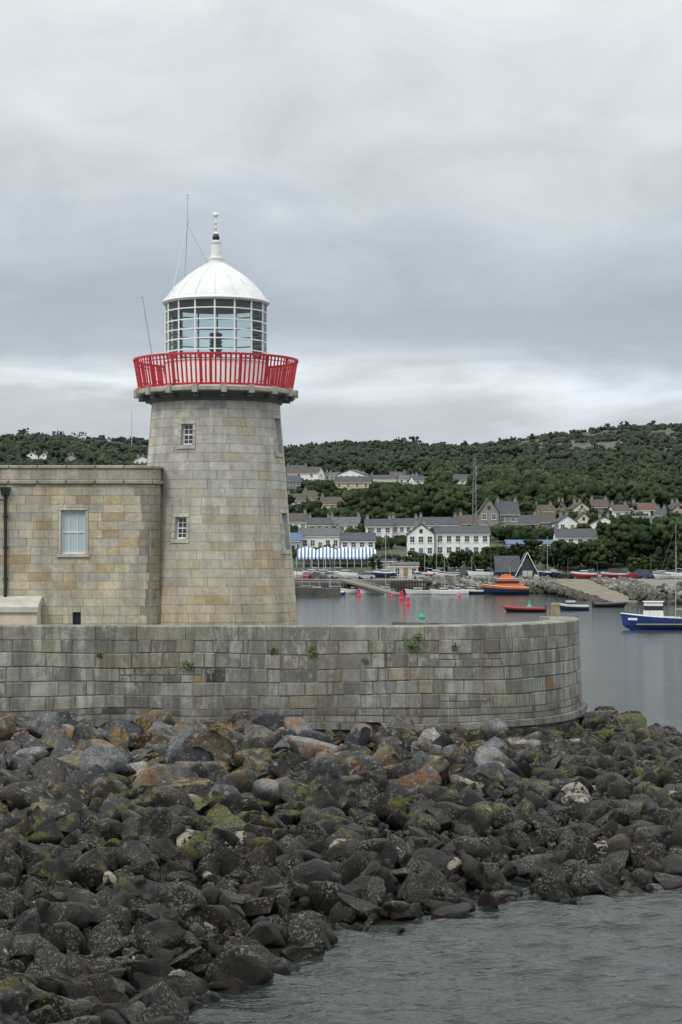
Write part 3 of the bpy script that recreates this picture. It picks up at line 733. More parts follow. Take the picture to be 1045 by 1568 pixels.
for _ in range(600):
    if nrand > 20: break
    d = random.choice([random.uniform(570, 680), random.uniform(570, 680), random.uniform(700, 960)]); px = random.uniform(436, 1120)
    if 545 < px < 800 and d < 860: continue
    if d > 690 and px > 700: continue
    x = wx(px, d); w = random.uniform(8, 18); 
    if any(abs(x/d-h[0]/h[1]) < (w/2+h[2]/2)/d and abs(d-h[1]) < 75 for h in houses): continue
    house(x, d, w, 8, random.choice([3.0, 4.8, 5.8]), random.uniform(1.8, 2.8), wall=random.choice(['white', 'white', 'white', 'white', 'cream', 'cream', 'grey', 'stone', 'yellow']), roof=random.choice(['slate', 'slate', 'brown', 'grey', 'brown', 'red']), rows=2, cols=random.choice([2, 3, 4]), gable=random.choice(['side', 'side', 'front']), rot=random.uniform(-.5, .5), chim=random.choice([0, 1, 2]), name='hillside_house'); nrand += 1
H(602, 640, 884, 866, 862, 446, wall='cream', roof='grey', rows=1, cols=3, chim=0, name='harbour_office', dep=5)
H(575, 603, 870, 858, 852, 456, wall='grey', roof='slate', rows=1, cols=3, chim=0, name='clubhouse')
# boathouse
d = 446; zb = wz(888, d); w = (826-757)/F*d; m = MB(); W = w/2; he, hr = 2.2, 5.0
m.box(-1.6, 0, he/2, w-3.2, 7, he, 0)
m.add([(-W, -3.9, he-.4), (W-4.4, -3.9, he-.4), (W-4.4, 0, he+3.3), (-W, 0, he+3.3), (-W, 3.9, he-.4), (W-4.4, 3.9, he-.4)], [(0,1,2,3), (3,2,5,4)], 1)
m.add([(W-6.2, -4.2, 0), (W+.2, -4.2, 0), (W-3.0, -4.2, hr+1.2), (W-6.2, 3, 0), (W+.2, 3, 0), (W-3.0, 3, hr+1.2)], [(0,3,5,2), (4,1,2,5)], 1)
m.add([(W-5.8, -4.0, 0), (W-.2, -4.0, 0), (W-3.0, -4.0, hr+.5)], [(0,1,2)], 0)
m.add([(W-4.2, -4.05, 2.4), (W-1.8, -4.05, 2.4), (W-3.0, -4.05, hr)], [(0,1,2)], 2)
m.box(W-3, -4.1, 1.1, 2.2, .1, 2.1, 3)
m.box(W-3, -4.12, 1.1, .08, .1, 2.1, 0)
for s in (-1, 1): m.tube((W-3+s*3.2, -4.3, 0), (W-3, -4.3, hr+1.25), .08, n=5, mat=4)
for i in range(3): m.box(-W+1.2+i*1.6, -3.52, 1.3, .8, .08, .8, 2)
o = m.obj('lifeboat_house', [WALLS['black'], ROOFS['slate'], M_pane, WALLS['grey'], M_white]); o.location = (wx(791, d), d, zb); houses.append((wx(791, d), d, w, zb, 7))
# marquee: one long continuous run of striped canopies with curved roofs
d = 466; x0, x1 = wx(455, d), wx(576, d); m = MB(); ze, zp = wz(853, d), wz(837, d); n = 44
for i in range(n):
    a, b = x0+(x1-x0)*i/n, x0+(x1-x0)*(i+1)/n; k = i % 2
    def pk(q): 
        f = (q*4) % 1.0; return zp-.75+.75*(1-abs(2*f-1))**.7
    za_, zb_ = pk(i/n), pk((i+1)/n if (i+1) % 11 else (i+1)/n-1e-6)
    prof_a = [(a, d-3, ze), (a, d-2, ze+(za_-ze)*.5), (a, d-1, ze+(za_-ze)*.83), (a, d, za_), (a, d+3, ze)]; prof_b = [(b, p[1], ze+(p[2]-ze)*(zb_-ze)/(za_-ze)) for p in prof_a]
    for j in range(4): m.add([prof_a[j], prof_b[j], prof_b[j+1], prof_a[j+1]], [(0, 1, 2, 3)], k)
    m.add([(a, d-3.02, ze), (b, d-3.02, ze), (b, d-3.02, ze-.4), ((a+b)/2, d-3.02, ze-.55), (a, d-3.02, ze-.4)], [(0,1,2,3,4)], k)
for i in range(0, n+1, 4):
    a = x0+(x1-x0)*i/n
    for s in (-2.9, 2.9): m.tube((a, d+s, ze), (a, d+s, 4.5), .06, n=6, mat=1)
m.box((x0+x1)/2, d-1.5, 6.6, x1-x0-1, .1, 1.1, 2); m.box((x0+x1)/2, d+2.5, 7, x1-x0-1, .1, 2.4, 2)
m.obj('striped_marquee', [simple('awning_blue', (.05, .14, .36), .7), M_white, WALLS['stone']])

# ---- quay, slip
M_quay = simple('quay_stone', (.15, .145, .13), .9, var=.5, nscale=.7, bump=.6, bscale=3)
mb = MB(); x1 = wx(640, 432)
mb.add([(-260, 431, -2), (x1, 431, -2), (x1, 431, 2.85), (-260, 431, 2.85), (x1, 436, 2.85), (-260, 436, 2.85), (x1, 436, -2)], [(0,1,2,3), (3,2,4,5), (1,6,4,2)], 0)
for i in range(120):
    x = -60+i*.62; 
    if x < x1: mb.box(x, 430.9, .9, .16, .2, 2.4, 1)
mb.box(-20, 431.2, 3.0, (x1+20)*2-40, .6, .3, 2)
mb.obj('quay_wall', [M_quay, M_dark, M_conc])
mb = MB()   # outer stone jetty at left
x0, x1 = wx(400, 400), wx(527, 400)
mb.add([(x0, 396, -1), (x1, 396, -1), (x1-1, 396.3, 1.6), (x0, 396.3, 2.2), (x1-1, 402, 1.6), (x0, 402, 2.2), (x1, 402, -1)], [(0,1,2,3), (3,2,4,5), (1,6,4,2)], 0)
for i in range(9): mb.tube((x0+i*2, 396.5, 2), (x0+i*2, 396.5, 3.1), .05, n=5, mat=1)
mb.tube((x0, 396.5, 3.1), (x0+16, 396.5, 3.0), .04, n=5, mat=1)
mb.obj('stone_jetty', [simple('wet_jetty_stone', (.075, .072, .065), .85, var=.5, nscale=.7), M_grey])
mb = MB()   # ramp
A = (wx(520, 430), 430, 3.0); B = (wx(612, 405), 405, .3)
mb.add([(A[0], 429, 3.0), (A[0]+3, 432, 3.0), (B[0]+1.0, 406.5, .35), (B[0]-1.0, 404.5, .35), (A[0], 429, 2.6), (A[0]+3, 432, 2.6), (B[0]+1.0, 406.5, 0), (B[0]-1.0, 404.5, 0)], [(0,1,2,3), (0,3,7,4), (3,2,6,7), (1,5,6,2)], 0)
for i in range(10):
    f = i/9; p = Vector((A[0], 429, 3.0)).lerp(Vector((B[0]-1.0, 404.5, .35)), f); mb.tube(p, p+Vector((0, 0, 1.0)), .04, n=5, mat=1)
mb.tube((A[0], 429, 4.0), (B[0]-1.0, 404.5, 1.35), .04, n=5, mat=1)
mb.obj('boarding_ramp', [simple('ramp_timber', (.17, .14, .11), .8, var=.3), M_grey])
mb = MB()   # timber pier
x0, x1 = wx(598, 424), wx(660, 424)
mb.box((x0+x1)/2, 426, 2.5, x1-x0, 6, .35, 0)
for i in range(14): mb.tube((x0+.3+i*(x1-x0-.6)/13, 423.3, -1), (x0+.3+i*(x1-x0-.6)/13, 423.2, 2.9), .16, n=6, mat=0)
for z in (.8, 1.6): mb.box((x0+x1)/2, 423.1, z, x1-x0, .15, .2, 0)
for i in range(8): mb.tube((x0+i*(x1-x0)/7, 423.5, 2.6), (x0+i*(x1-x0)/7, 423.5, 3.7), .04, n=5, mat=1)
mb.tube((x0, 423.5, 3.7), (x1, 423.5, 3.7), .04, n=5, mat=1)
mb.obj('timber_jetty', [simple('wet_timber', (.05, .042, .035), .8, var=.4), M_grey])
mb = MB()   # slipway
t0, t1, b0, b1 = wx(835, 440), wx(900, 440), wx(945, 352), wx(990, 352)
n = 10; vs = []
for i in range(n+1):
    f = i/n; y = 440+(345-440)*f; z = 3.0+(-.4-3.0)*f
    vs += [(t0+(b0-t0)*f, y, z), (t1+(b1-t1)*f, y, z), (t1+(b1-t1)*f, y, -1), (t0+(b0-t0)*f, y, -1)]
mb.add(vs, [f for i in range(n) for f in ((i*4, i*4+1, i*4+5, i*4+4), (i*4, i*4+4, i*4+7, i*4+3), (i*4+1, i*4+2, i*4+6, i*4+5))], 0)
mb.obj('slipway', [simple('slip_concrete', (.20, .165, .12), .9, var=.5, nscale=.5)])
def farrocks(name, n, f, smin, smax):
    P = np.array([f() for _ in range(n)]); S = rng.uniform(smin, smax, n)
    pal = np.array([(.20, .195, .18), (.13, .125, .11), (.26, .25, .23), (.10, .09, .06)])[rng.integers(0, 4, n)]*rng.uniform(.7, 1.2, (n, 1))
    V, Fc, C = scatter(vs_, Fs_, P, S, np.hstack([pal, np.zeros((n, 1))])); big_mesh(name, V, Fc, C, [M_rock])
def f1():
    x = random.uniform(wx(655, 430), wx(850, 430)); k = random.random(); return (x, 422+12*k, k*3.0)
farrocks('shore_rocks', 700, f1, .5, 1.3)
def f3():
    f = random.random(); y = 440-95*f; x = (t0+(b0-t0)*f)-random.random()*3.5; return (x, y, 3*(1-f)-1.0+.2)
farrocks('slipway_rocks', 420, f3, .4, .9)
def f4():
    f = random.random(); y = 440-90*f; x = (t1+(b1-t1)*f)+random.random()*9; return (x, y, 3*(1-f)-.1)
farrocks('shore_rocks', 900, f4, .4, 1.0)
def f2():
    k = random.random(); a = random.uniform(-1, 1); x = wx(985, 350)+random.uniform(0, 40); xx = x-wx(985, 350); top = min(3.0, 1.2+xx*.35); return (x, 352+a*12, top*(1-abs(a)))
farrocks('breakwater_rocks', 900, f2, .5, 1.1)
# ---- vehicles
CARC = [simple('car_paint_'+n_, c, .25, var=.05) for n_, c in (('white', (.7, .7, .7)), ('black', (.02, .02, .025)), ('silver', (.4, .42, .44)), ('red', (.35, .02, .02)), ('blue', (.03, .07, .22)), ('grey', (.12, .12, .13)))]
M_tyre = simple('tyre', (.02, .02, .02), .9)
def car(x, y, z, rot, van=False):
    m = MB(); L = 4.3; 
    low = [(-2.15, .35), (-2.15, .75), (-2.0, .88), (-1.15, .95), (1.5, .98), (2.1, .9), (2.15, .6), (2.15, .35)]
    top = [(-1.2, .94), (-.55, 1.45), (.2, 1.52), (1.1, 1.45), (1.65, .97)]
    if van: top = [(-1.5, .94), (-1.1, 1.75), (0, 1.9), (2.05, 1.85), (2.1, .97)]
    def ext(p, w0, w1, mat):
        n = len(p); k = max(q[1] for q in p); b = min(q[1] for q in p)
        vs = [(q[0], -(w0+(w1-w0)*(q[1]-b)/(k-b)), q[1]) for q in p]+[(q[0], w0+(w1-w0)*(q[1]-b)/(k-b), q[1]) for q in p]
        m.add(vs, [tuple(range(n)), tuple(range(2*n-1, n-1, -1))]+[(i, (i+1) % n, n+(i+1) % n, n+i) for i in range(n)], mat)
    ext(low, .84, .86, 0); ext(top, .82, .66, 1); 
    ext([(p[0]*.72, p[1]+.0) for p in top[1:-1]]+[(top[-2][0]*.72, top[-2][1]+.06), (top[1][0]*.72, top[1][1]+.06)], .66, .6, 0)
    for a in (-1.35, 1.35):
        for s in (-.78, .78): m.tube((a, s-.1, .33), (a, s+.1, .33), .33, n=12, mat=2)
    o = m.obj('parked_van' if van else 'parked_car', [random.choice(CARC), M_pane, M_tyre]); o.location = (x, y, z); o.rotation_euler[2] = rot
for px, d in ((868, 440), (882, 441), (900, 446), (913, 441), (928, 443), (944, 447), (952, 443), (966, 441), (980, 446), (990, 441), (1003, 443), (1016, 447), (1026, 442), (1042, 445), (858, 447), (470, 438), (486, 438), (504, 440), (545, 440), (560, 438), (645, 440), (842, 448), (690, 448), (705, 449), (528, 446), (590, 448)):
    zz = float(tz(np.array(0.), np.array(float(d)))); car(wx(px, d), d, zz, random.choice([0, math.pi, .4, -.5, 1.4]), random.random() < .18)
# ---- boats
def boat(name, x, y, z, rot, L, B, Hh, hullm, stripem, deckm, cabin=None, cabm=None, mast=0, rib=False, extra=None):
    m = MB(); n = 12; secs = []
    for i in range(n+1):
        f = i/n; xx = -L/2+L*f
        bw = B/2*(1-(1-min(1, f/.45))**2.2) if f < .45 else B/2*(1-.12*((f-.45)/.55)**2)
        bw = max(bw, .02); sheer = Hh*(1+.45*(1-f)**2.5)
        keel = -.35 if f > .12 else -.35+(.12-f)/.12*Hh*.55
        secs.append([(xx+(.0), -bw, sheer), (xx+.1*(1-f), -bw*.97, sheer*.72), (xx+.25*(1-f), -bw*.88, sheer*.3), (xx+.5*(1-f), -bw*.45, keel*.7), (xx+.5*(1-f), 0, keel),
                     (xx+.5*(1-f), bw*.45, keel*.7), (xx+.25*(1-f), bw*.88, sheer*.3), (xx+.1*(1-f), bw*.97, sheer*.72), (xx, bw, sheer)])
    vs = [p for s in secs for p in s]; k = 9
    for i in range(n):
        for j in range(k-1):
            m.add([vs[i*k+j], vs[(i+1)*k+j], vs[(i+1)*k+j+1], vs[i*k+j+1]], [(0, 1, 2, 3)], 1 if j in (0, 7) else 0)
        a, b = secs[i][0], secs[i+1][0]; c_, d_ = secs[i+1][8], secs[i][8]
        m.add([(p[0], p[1]*.94, p[2]-.22) for p in (a, b, c_, d_)], [(0, 1, 2, 3)], 2)
        for s in (0, 8): m.tube(secs[i][s], secs[i+1][s], .22 if rib else .06, n=6, mat=1 if rib else 3)
    m.add(secs[-1], [tuple(range(9))], 0)
    if cabin:
        for (cx, cz, sx, sy, sz, tp_) in cabin:
            m.box(cx, 0, cz+sz/2, sx, sy, sz, 4, taper=tp_)
            m.box(cx, 0, cz+sz*.66, sx*.93+.04, sy*.93+.04, sz*.26, 5, taper=.98)
            m.box(cx, 0, cz+sz+.04, sx*tp_+.3, sy*tp_+.3, .08, 3)
    if mast: 
        m.tube((L*.02, 0, Hh*.6), (L*.02, 0, mast), .06, .035, 6, 6)
        m.tube((L*.02, 0, Hh+1.1), (L*.4, 0, Hh+1.0), .06, n=6, mat=6)
        m.tube((-L/2+.1, 0, Hh*1.4), (L*.02, 0, mast), .012, n=4, mat=6); m.tube((L/2, 0, Hh), (L*.02, 0, mast), .012, n=4, mat=6)
        m.tube((L*.02, -.7, mast*.62), (L*.02, .7, mast*.62), .02, n=4, mat=6)
    if rib: m.box(L/2+.15, 0, Hh*.9, .35, .4, .9, 5, taper=.8); m.box(L*.1, 0, Hh*.7, .8, .6, .9, 4, taper=.85)
    if extra: extra(m)
    o = m.obj(name, [hullm, stripem, deckm, M_white, cabm or M_white, M_dark, M_grey]); o.location = (x, y, z); o.rotation_euler[2] = rot; return o
P_ = lambda n_, c: simple(n_, c, .4, var=.2, nscale=1)
M_bh = P_('trawler_blue', (.015, .05, .20)); M_rd = P_('boat_red', (.30, .03, .03)); M_or = P_('lifeboat_orange', (.70, .15, .03)); M_nv = P_('boat_navy', (.015, .025, .07)); M_dk = P_('boat_deck', (.25, .24, .2)); M_bk = P_('boat_black', (.025, .025, .03)); M_ye = P_('boat_yellow', (.55, .38, .05))
def tx(m):
    m.box(2.3, 0, 2.2, .12, 2.4, 2.0, 6); m.tube((4.6, -1.2, .9), (4.6, -1.2, 3.6), .07, n=6, mat=6); m.tube((4.6, 1.2, .9), (4.6, 1.2, 3.6), .07, n=6, mat=6); m.tube((4.6, -1.2, 3.6), (4.6, 1.2, 3.6), .07, n=6, mat=6)
    for i in range(9): m.tube((-5.7+i*.55, -.25-i*.17 if i < 7 else -1.5, 2.25-i*.1), (-5.7+i*.55, -.25-i*.17 if i < 7 else -1.5, 2.85-i*.1), .025, n=4, mat=6)
    for q in range(5): m.box(.2+q*.9, -1.2+(q % 2)*.8, 1.35, .6, .6, .45, 5 if q % 2 else 2)
    m.box(-4.9, -1.22, 1.3, 1.2, .03, .25, 3, rot=-.5); m.box(0, -1.78, .72, 9, .06, .1, 2)
d = 232; boat('fishing_trawler', wx(955, d)+6.1, d+1, 0, -.08, 12.5, 3.6, 1.35, M_bh, M_bh, M_ye, [(-2.4, 1.2, 2.3, 2.2, 2.1, .9)], M_white, 7.0, extra=tx)
d = 300; boat('red_inflatable_boat', wx(803, d), d, 0, .0, 6.2, 2.4, .5, M_bk, M_rd, M_dk, rib=True, cabm=M_dk)
d = 308; boat('motor_boat', wx(878, d), d, 0, 0, 4.8, 1.9, .75, M_nv, M_white, M_dk, [(-.4, .5, 1.6, 1.4, .9, .75)])
d = 325; boat('black_inflatable_boat', wx(935, d), d, 0, math.pi, 5.5, 2.2, .5, M_bk, M_bk, M_dk, rib=True, cabm=M_dk)
d = 415
def lb(m):
    m.tube((1, 0, 3.4), (1, 0, 6.0), .05, n=5, mat=6); m.box(1, 0, 5.0, .1, 1.4, .1, 6); m.box(3.2, 0, 1.9, 1.6, 2.0, .7, 4, taper=.8); m.box(.2, 0, 3.7, 2.4, 1.6, .9, 4, taper=.8)
boat('orange_lifeboat', wx(774, d), d, .1, .1, 9.8, 3.6, 1.5, M_nv, M_or, M_or, [(.3, 1.3, 5.2, 2.8, 2.0, .72)], M_or, extra=lb)
hm = [M_white, M_nv, M_bh, M_white, M_rd, M_white]
for px, d, L, mast in ((462, 415, 7, 11), (486, 425, 6, 0), (505, 410, 6.5, 10), (545, 424, 7, 0), (570, 420, 6, 0), (590, 426, 7.5, 13), (640, 416, 6, 0), (680, 414, 6, 9), (700, 418, 5, 0), (722, 420, 6, 8)):
    boat('sailing_yacht' if mast else 'harbour_dinghy', wx(px, d), d, 0, random.uniform(-.5, .5), L, L*.32, .8, random.choice(hm), M_white, M_dk, [(0, .7, L*.3, L*.2, .7, .75)], M_white, mast)
for i, (px, d) in enumerate(((650, 440), (668, 441), (686, 441), (735, 443), (838, 441), (848, 442), (858, 441), (895, 438), (938, 436), (1012, 437), (1035, 438), (530, 440), (580, 441), (495, 441), (460, 442), (478, 443), (512, 444), (590, 442))):
    zz = float(tz(np.array(0.), np.array(float(d))))+.5; boat('boat_on_hardstanding', wx(px, d), d, zz, random.uniform(-.7, .7), random.uniform(4, 6), 1.8, .8, random.choice(hm), random.choice([M_white, M_bh]), M_dk, [(0, .6, 1.8, 1.3, .8, .8)] if i % 2 else None, mast=random.choice([0, 0, 7, 9]))
boat('sailing_yacht', wx(1034, 390), 390, 0, .3, 9, 2.8, 1.0, M_white, M_white, M_dk, [(0, .8, 3, 1.8, .7, .8)], M_white, 14.5)
# buoys
M_bp = P_('buoy_red', (.75, .03, .07)); M_bg = P_('buoy_green', (.02, .36, .18))
def buoy(px, py, m_, kind, s):
    d = CH*F/(py-HZ); mb = MB()
    if kind == 'cone': mb.lathe([(.5, -.3), (.62, 0), (.62, .35), (.45, .5), (.16, 1.0), (.1, 1.5), (.2, 1.55), (0, 1.75)], 0, 0, 14)
    else: mb.lathe([(.4, -.3), (.6, 0), (.6, .45), (.38, .6), (.34, 1.4), (.42, 1.45), (.42, 1.95), (0, 2.0)], 0, 0, 14)
    o = mb.obj('channel_buoy', [m_]); o.location = (wx(px, d), d, 0); o.scale = (s, s, s)
buoy(646, 947, M_bg, 'cone', .75); buoy(625, 927, M_bp, 'can', .72); buoy(615, 919, M_bp, 'can', .85); buoy(550, 913, M_bp, 'can', .75); buoy(811, 932, M_bg, 'cone', .85); buoy(600, 914, M_bp, 'cone', .5); buoy(704, 913, M_bp, 'cone', .5)
# lattice radio mast
mb = MB(); d = 520; x = wx(727, d); z0, z1 = 8, wz(700, d)
for i in range(4):
    a = math.pi/2*i+.5; r0, r1 = 1.0, .25
    mb.tube((x+r0*math.cos(a), d+r0*math.sin(a), z0), (x+r1*math.cos(a), d+r1*math.sin(a), z1), .09, .07, 5)
nn = 16
for j in range(nn):
    f0, f1_ = j/nn, (j+1)/nn
    for i in range(4):
        a, b = math.pi/2*i+.5, math.pi/2*(i+1)+.5; ra, rb_ = 1-.75*f0, 1-.75*f1_
        mb.tube((x+ra*math.cos(a), d+ra*math.sin(a), z0+(z1-z0)*f0), (x+rb_*math.cos(b), d+rb_*math.sin(b), z0+(z1-z0)*f1_), .045, n=4)
for z in (z1-3.0, z1-4.5, z1-8): mb.box(x+.4, d-.4, z, .5, .3, 1.2)
mb.obj('radio_mast', [simple('galvanised', (.18, .19, .20), .6)])
M_lp = simple('lamp_post_grey', (.12, .13, .14), .6)
for px, pt, pb, d in ((455, 830, 890, 430), (635, 850, 885, 436), (752, 850, 888, 440), (870, 855, 888, 438), (997, 850, 890, 438), (563, 850, 886, 438), (510, 848, 886, 438), (607, 845, 886, 438), (915, 862, 888, 438)):
    mb = MB(); x = wx(px, d); z1 = wz(pt, d); mb.tube((x, d, 2.8), (x, d, z1), .07, .04, 6); mb.tube((x, d, z1), (x+.9, d, z1+.15), .03, n=5); mb.box(x+1.1, d, z1+.14, .5, .15, .08); mb.obj('street_lamp', [M_lp])
mb = MB(); d = 1400; x = wx(202, d); mb.tube((x, d, 75), (x, d, wz(627, d)), .35, .2, 6); mb.obj('hilltop_mast', [M_grey])

# ================================================================== TREES
V1, F1 = ico(2)
bv = []
for k in range(24):
    V = V1.copy()*(1+rng.uniform(-.42, .42, (len(V1), 1))); V *= rng.uniform(.75, 1.2, 3); bv.append(V)
trees = []
def okfree(x, y, top, r):
    for hx, hy, w, z0, hh in houses:
        if y < hy+5 and abs(x/y-hx/hy) < (w/2+r*.6)/hy:
            tp_ = HZ-(top-CH)*F/y; hb = HZ-(z0-CH)*F/hy; ht = HZ-(z0+hh*.5-CH)*F/hy
            if tp_ < hb-(hb-ht)*.75: return False
        if abs(x-hx) < w/2+r and abs(y-hy) < 4+r: return False
    return True
def tree(x, y, h, r, n, col=None, force=False, brs=.30):
    z = float(tz(np.array(x), np.array(y)))
    if not force:
        for k in (1, .6, .36, .2):
            if okfree(x, y, z+h*k, r*k): h *= k; r *= k**.6; break
        else: return
    col = col or random.choice([(.040, .068, .024), (.031, .055, .021), (.052, .082, .029), (.028, .048, .021), (.048, .064, .024), (.064, .085, .034), (.044, .076, .030)])
    trees.append((x, y, z, h, r, n, col, brs))
for _ in range(7600):
    y = 500+1050*random.random()**.85; x = random.uniform(-.20, .20)*y
    dens = mnoise.noise(Vector((x*.014, y*.007, 3))); clr = mnoise.noise(Vector((x*.02, y*.012, 11)))
    if y > 680 and clr > .32 and random.random() < .9: continue
    if y > 1100 and (dens < -.05 or x/y > .05+.1*mnoise.noise(Vector((x*.01, 9, y*.01)))) and random.random() < .9: 
        if random.random() < .5: tree(x, y, random.uniform(.8, 2.0), random.uniform(2, 4.5), 6, (.050, .060, .031), brs=.36)
        continue
    h = random.uniform(4.5, 9.5)*(1.1 if y < 800 else .95 if y < 1250 else .6); tree(x, y, h, h*random.uniform(.42, .7), 14 if y > 800 else 22, brs=.27 if y > 800 else .23)
def cluster(p0, p1, d0, d1, h0, h1, n, k=44, force=True, col=None):
    for _ in range(n):
        d = random.uniform(d0, d1); h = random.uniform(h0, h1); tree(wx(random.uniform(p0, p1), d), d, h, h*random.uniform(.36, .5), k, col, force, brs=.19)
cluster(628, 752, 452, 460, 3.0, 4.8, 26); cluster(832, 938, 455, 468, 4.5, 7, 24); cluster(942, 1080, 462, 480, 8, 12, 26, 70)
cluster(536, 640, 520, 545, 4, 8, 10, force=False); cluster(745, 800, 470, 482, 4, 6.5, 8, force=False); cluster(940, 1060, 448, 455, 3, 4.5, 14); cluster(440, 520, 472, 480, 3, 5, 8, force=False)
cluster(545, 740, 590, 780, 7, 12, 70, 26, force=False); cluster(760, 1060, 680, 900, 7, 11, 70, 24, force=False)
cluster(600, 636, 1485, 1500, 6, 9, 9, 16); cluster(20, 46, 1490, 1500, 6, 9, 6, 14); cluster(575, 600, 452, 458, 3, 5, 6); cluster(780, 830, 470, 480, 3, 5, 5)
cluster(75, 130, 1490, 1500, 4, 6, 7, 12)
P, S, C = [], [], []; T = MB()
for x, y, z, h, r, n, col, brs in trees:
    T.tube((x, y, z-.5), (x, y, z+h*.6), .03*h, .012*h, 5); tf = random.uniform(.75, 1.25)
    if y < 520:
        for _ in range(4):
            a = random.uniform(0, 6.28); T.tube((x, y, z+h*.35), (x+r*.6*math.cos(a), y+r*.6*math.sin(a), z+h*.7), .012*h, .005*h, 4)
    haze_mix = min(.6, max(0, (y-430)/1500)); lob = random.uniform(.75, 1.25)  # aerial haze amount, blended into the foliage colour by distance
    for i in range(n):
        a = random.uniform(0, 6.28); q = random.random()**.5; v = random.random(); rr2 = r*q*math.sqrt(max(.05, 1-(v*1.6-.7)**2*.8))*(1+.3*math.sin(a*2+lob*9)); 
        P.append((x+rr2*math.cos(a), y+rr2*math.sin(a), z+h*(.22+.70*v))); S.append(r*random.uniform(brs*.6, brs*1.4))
        k = tf*(.72+.38*v)*random.uniform(.75, 1.2); C.append([c*k*(1-haze_mix)+g_*haze_mix for c, g_ in zip(col, (.076, .090, .080))])  # crown shading, darker towards the base, and haze painted into blob colours
T.obj('tree_trunks', [simple('bark', (.07, .055, .04), .95)])
t = NT('tree_foliage'); a = t.attr(); c = t.mix(1, a.outputs['Color'], t.ramp(t.noise(1.4, 3, .8), [(.35, .55), (.65, 1.35)]), 'MULTIPLY'); t.col(c); t.b.inputs['Roughness'].default_value = .95; t.b.inputs['Specular IOR Level'].default_value = .08
t.bump(t.noise(2.2, 4, .8), 1.0, .5)
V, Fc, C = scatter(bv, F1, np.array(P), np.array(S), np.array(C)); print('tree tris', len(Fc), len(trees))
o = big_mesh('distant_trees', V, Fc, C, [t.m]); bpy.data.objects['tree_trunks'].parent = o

# ================================================================== SKY + LIGHT
w = bpy.data.worlds.new('World'); scene.world = w; w.use_nodes = True; nt = w.node_tree; N_ = nt.nodes; L_ = nt.links
bg = N_['Background']; bg.inputs[1].default_value = .1
sky = N_.new('ShaderNodeTexSky'); sky.sky_type = 'NISHITA'; sky.sun_disc = False; sky.sun_elevation = math.radians(48); sky.sun_rotation = math.radians(215)
tc = N_.new('ShaderNodeTexCoord'); sx = N_.new('ShaderNodeSeparateXYZ'); L_.new(tc.outputs['Generated'], sx.inputs[0])
def wm(op, a, b, clamp=False):
    m = N_.new('ShaderNodeMath'); m.operation = op; m.use_clamp = clamp
    for i, v in enumerate((a, b)):
        if isinstance(v, (int, float)): m.inputs[i].default_value = v
        else: L_.new(v, m.inputs[i])
    return m.outputs[0]
def wn(scale, vs, detail=6, rough=.55, loc=(0, 0, 0), dist=0):
    mp = N_.new('ShaderNodeMapping'); mp.inputs['Scale'].default_value = vs; mp.inputs['Location'].default_value = loc; L_.new(tc.outputs['Generated'], mp.inputs[0])
    n = N_.new('ShaderNodeTexNoise'); n.inputs['Scale'].default_value = scale; n.inputs['Detail'].default_value = detail; n.inputs['Roughness'].default_value = rough; n.inputs['Distortion'].default_value = dist
    L_.new(mp.outputs[0], n.inputs['Vector']); return n.outputs['Fac']
nz = wn(3.4, (1, 1, 2.6), 5, .5, (.3, 0, .2)); nf = wn(9, (1, 1, 2.4), 8, .6, (2, 1, 0), .6); ns = wn(6, (1, 1, 6), 7, .58, (4, 2, 1.5), .4)
zz = wm('ADD', sx.outputs[2], wm('MULTIPLY', wm('SUBTRACT', nz, .5), .13))
zz = wm('ADD', zz, wm('MULTIPLY', wm('SUBTRACT', nf, .5), .05))
cr = N_.new('ShaderNodeValToRGB'); L_.new(wm('DIVIDE', zz, .35), cr.inputs[0]); e = cr.color_ramp.elements
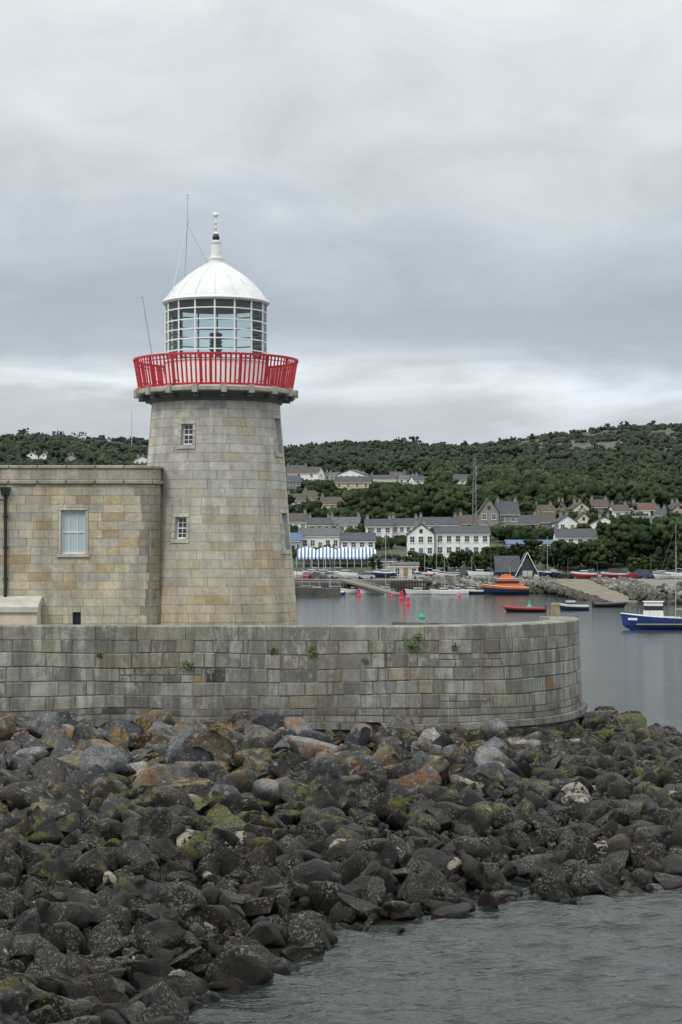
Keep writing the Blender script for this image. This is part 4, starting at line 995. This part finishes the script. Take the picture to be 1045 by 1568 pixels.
st = [(0, (.49, .54, .59)), (.05/.35, (.53, .58, .63)), (.075/.35, (.56, .61, .65)), (.088/.35, (.59, .64, .675)), (.100/.35, (.48, .54, .60)), (.125/.35, (.43, .495, .56)), (.16/.35, (.52, .58, .635)), (.20/.35, (.65, .705, .745)), (.26/.35, (.76, .805, .835)), (1, (.82, .86, .88))]
while len(e) < len(st): e.new(.5)
for i, (p, c) in enumerate(st): e[i].position = p; e[i].color = (*c, 1)
mr = N_.new('ShaderNodeMapRange'); mr.inputs[1].default_value = .3; mr.inputs[2].default_value = 1; mr.inputs[3].default_value = 10; mr.inputs[4].default_value = 22; L_.new(sx.outputs[2], mr.inputs[0])
fine = wm('ADD', .82, wm('MULTIPLY', nf, .40))
mask = wm('SUBTRACT', 1, wm('DIVIDE', wm('ABSOLUTE', wm('SUBTRACT', sx.outputs[2], .082), 0), .032), True)
sr = N_.new('ShaderNodeMapRange'); sr.inputs[1].default_value = .44; sr.inputs[2].default_value = .60; sr.inputs[3].default_value = 0; sr.inputs[4].default_value = .50; L_.new(ns, sr.inputs[0])
fine = wm('ADD', fine, wm('MULTIPLY', mask, sr.outputs[0]))
mul = wm('MULTIPLY', mr.outputs[0], fine)
vm = N_.new('ShaderNodeVectorMath'); vm.operation = 'SCALE'; L_.new(cr.outputs[0], vm.inputs[0]); L_.new(mul, vm.inputs['Scale'])
mx = N_.new('ShaderNodeMix'); mx.data_type = 'RGBA'; mx.inputs[0].default_value = .97; L_.new(sky.outputs[0], mx.inputs[6]); L_.new(vm.outputs[0], mx.inputs[7]); L_.new(mx.outputs[2], bg.inputs[0])
sl = bpy.data.lights.new('sun', 'SUN'); sl.energy = 1.3; sl.angle = math.radians(18); sl.color = (1, .955, .88)
so = bpy.data.objects.new('sun', sl); scene.collection.objects.link(so)
dirv = Vector((-.45, -.62, .80)).normalized(); so.rotation_euler = dirv.to_track_quat('Z', 'Y').to_euler()

cam = bpy.data.cameras.new('camera'); co = bpy.data.objects.new('camera', cam); scene.collection.objects.link(co); scene.camera = co
co.location = (0, 0, CH); co.rotation_euler = (math.pi/2, 0, 0); cam.sensor_fit = 'VERTICAL'; cam.sensor_height = 36; cam.lens = 36*F/1568; cam.shift_y = (HZ-784)/1568
cam.clip_start = .5; cam.clip_end = 20000
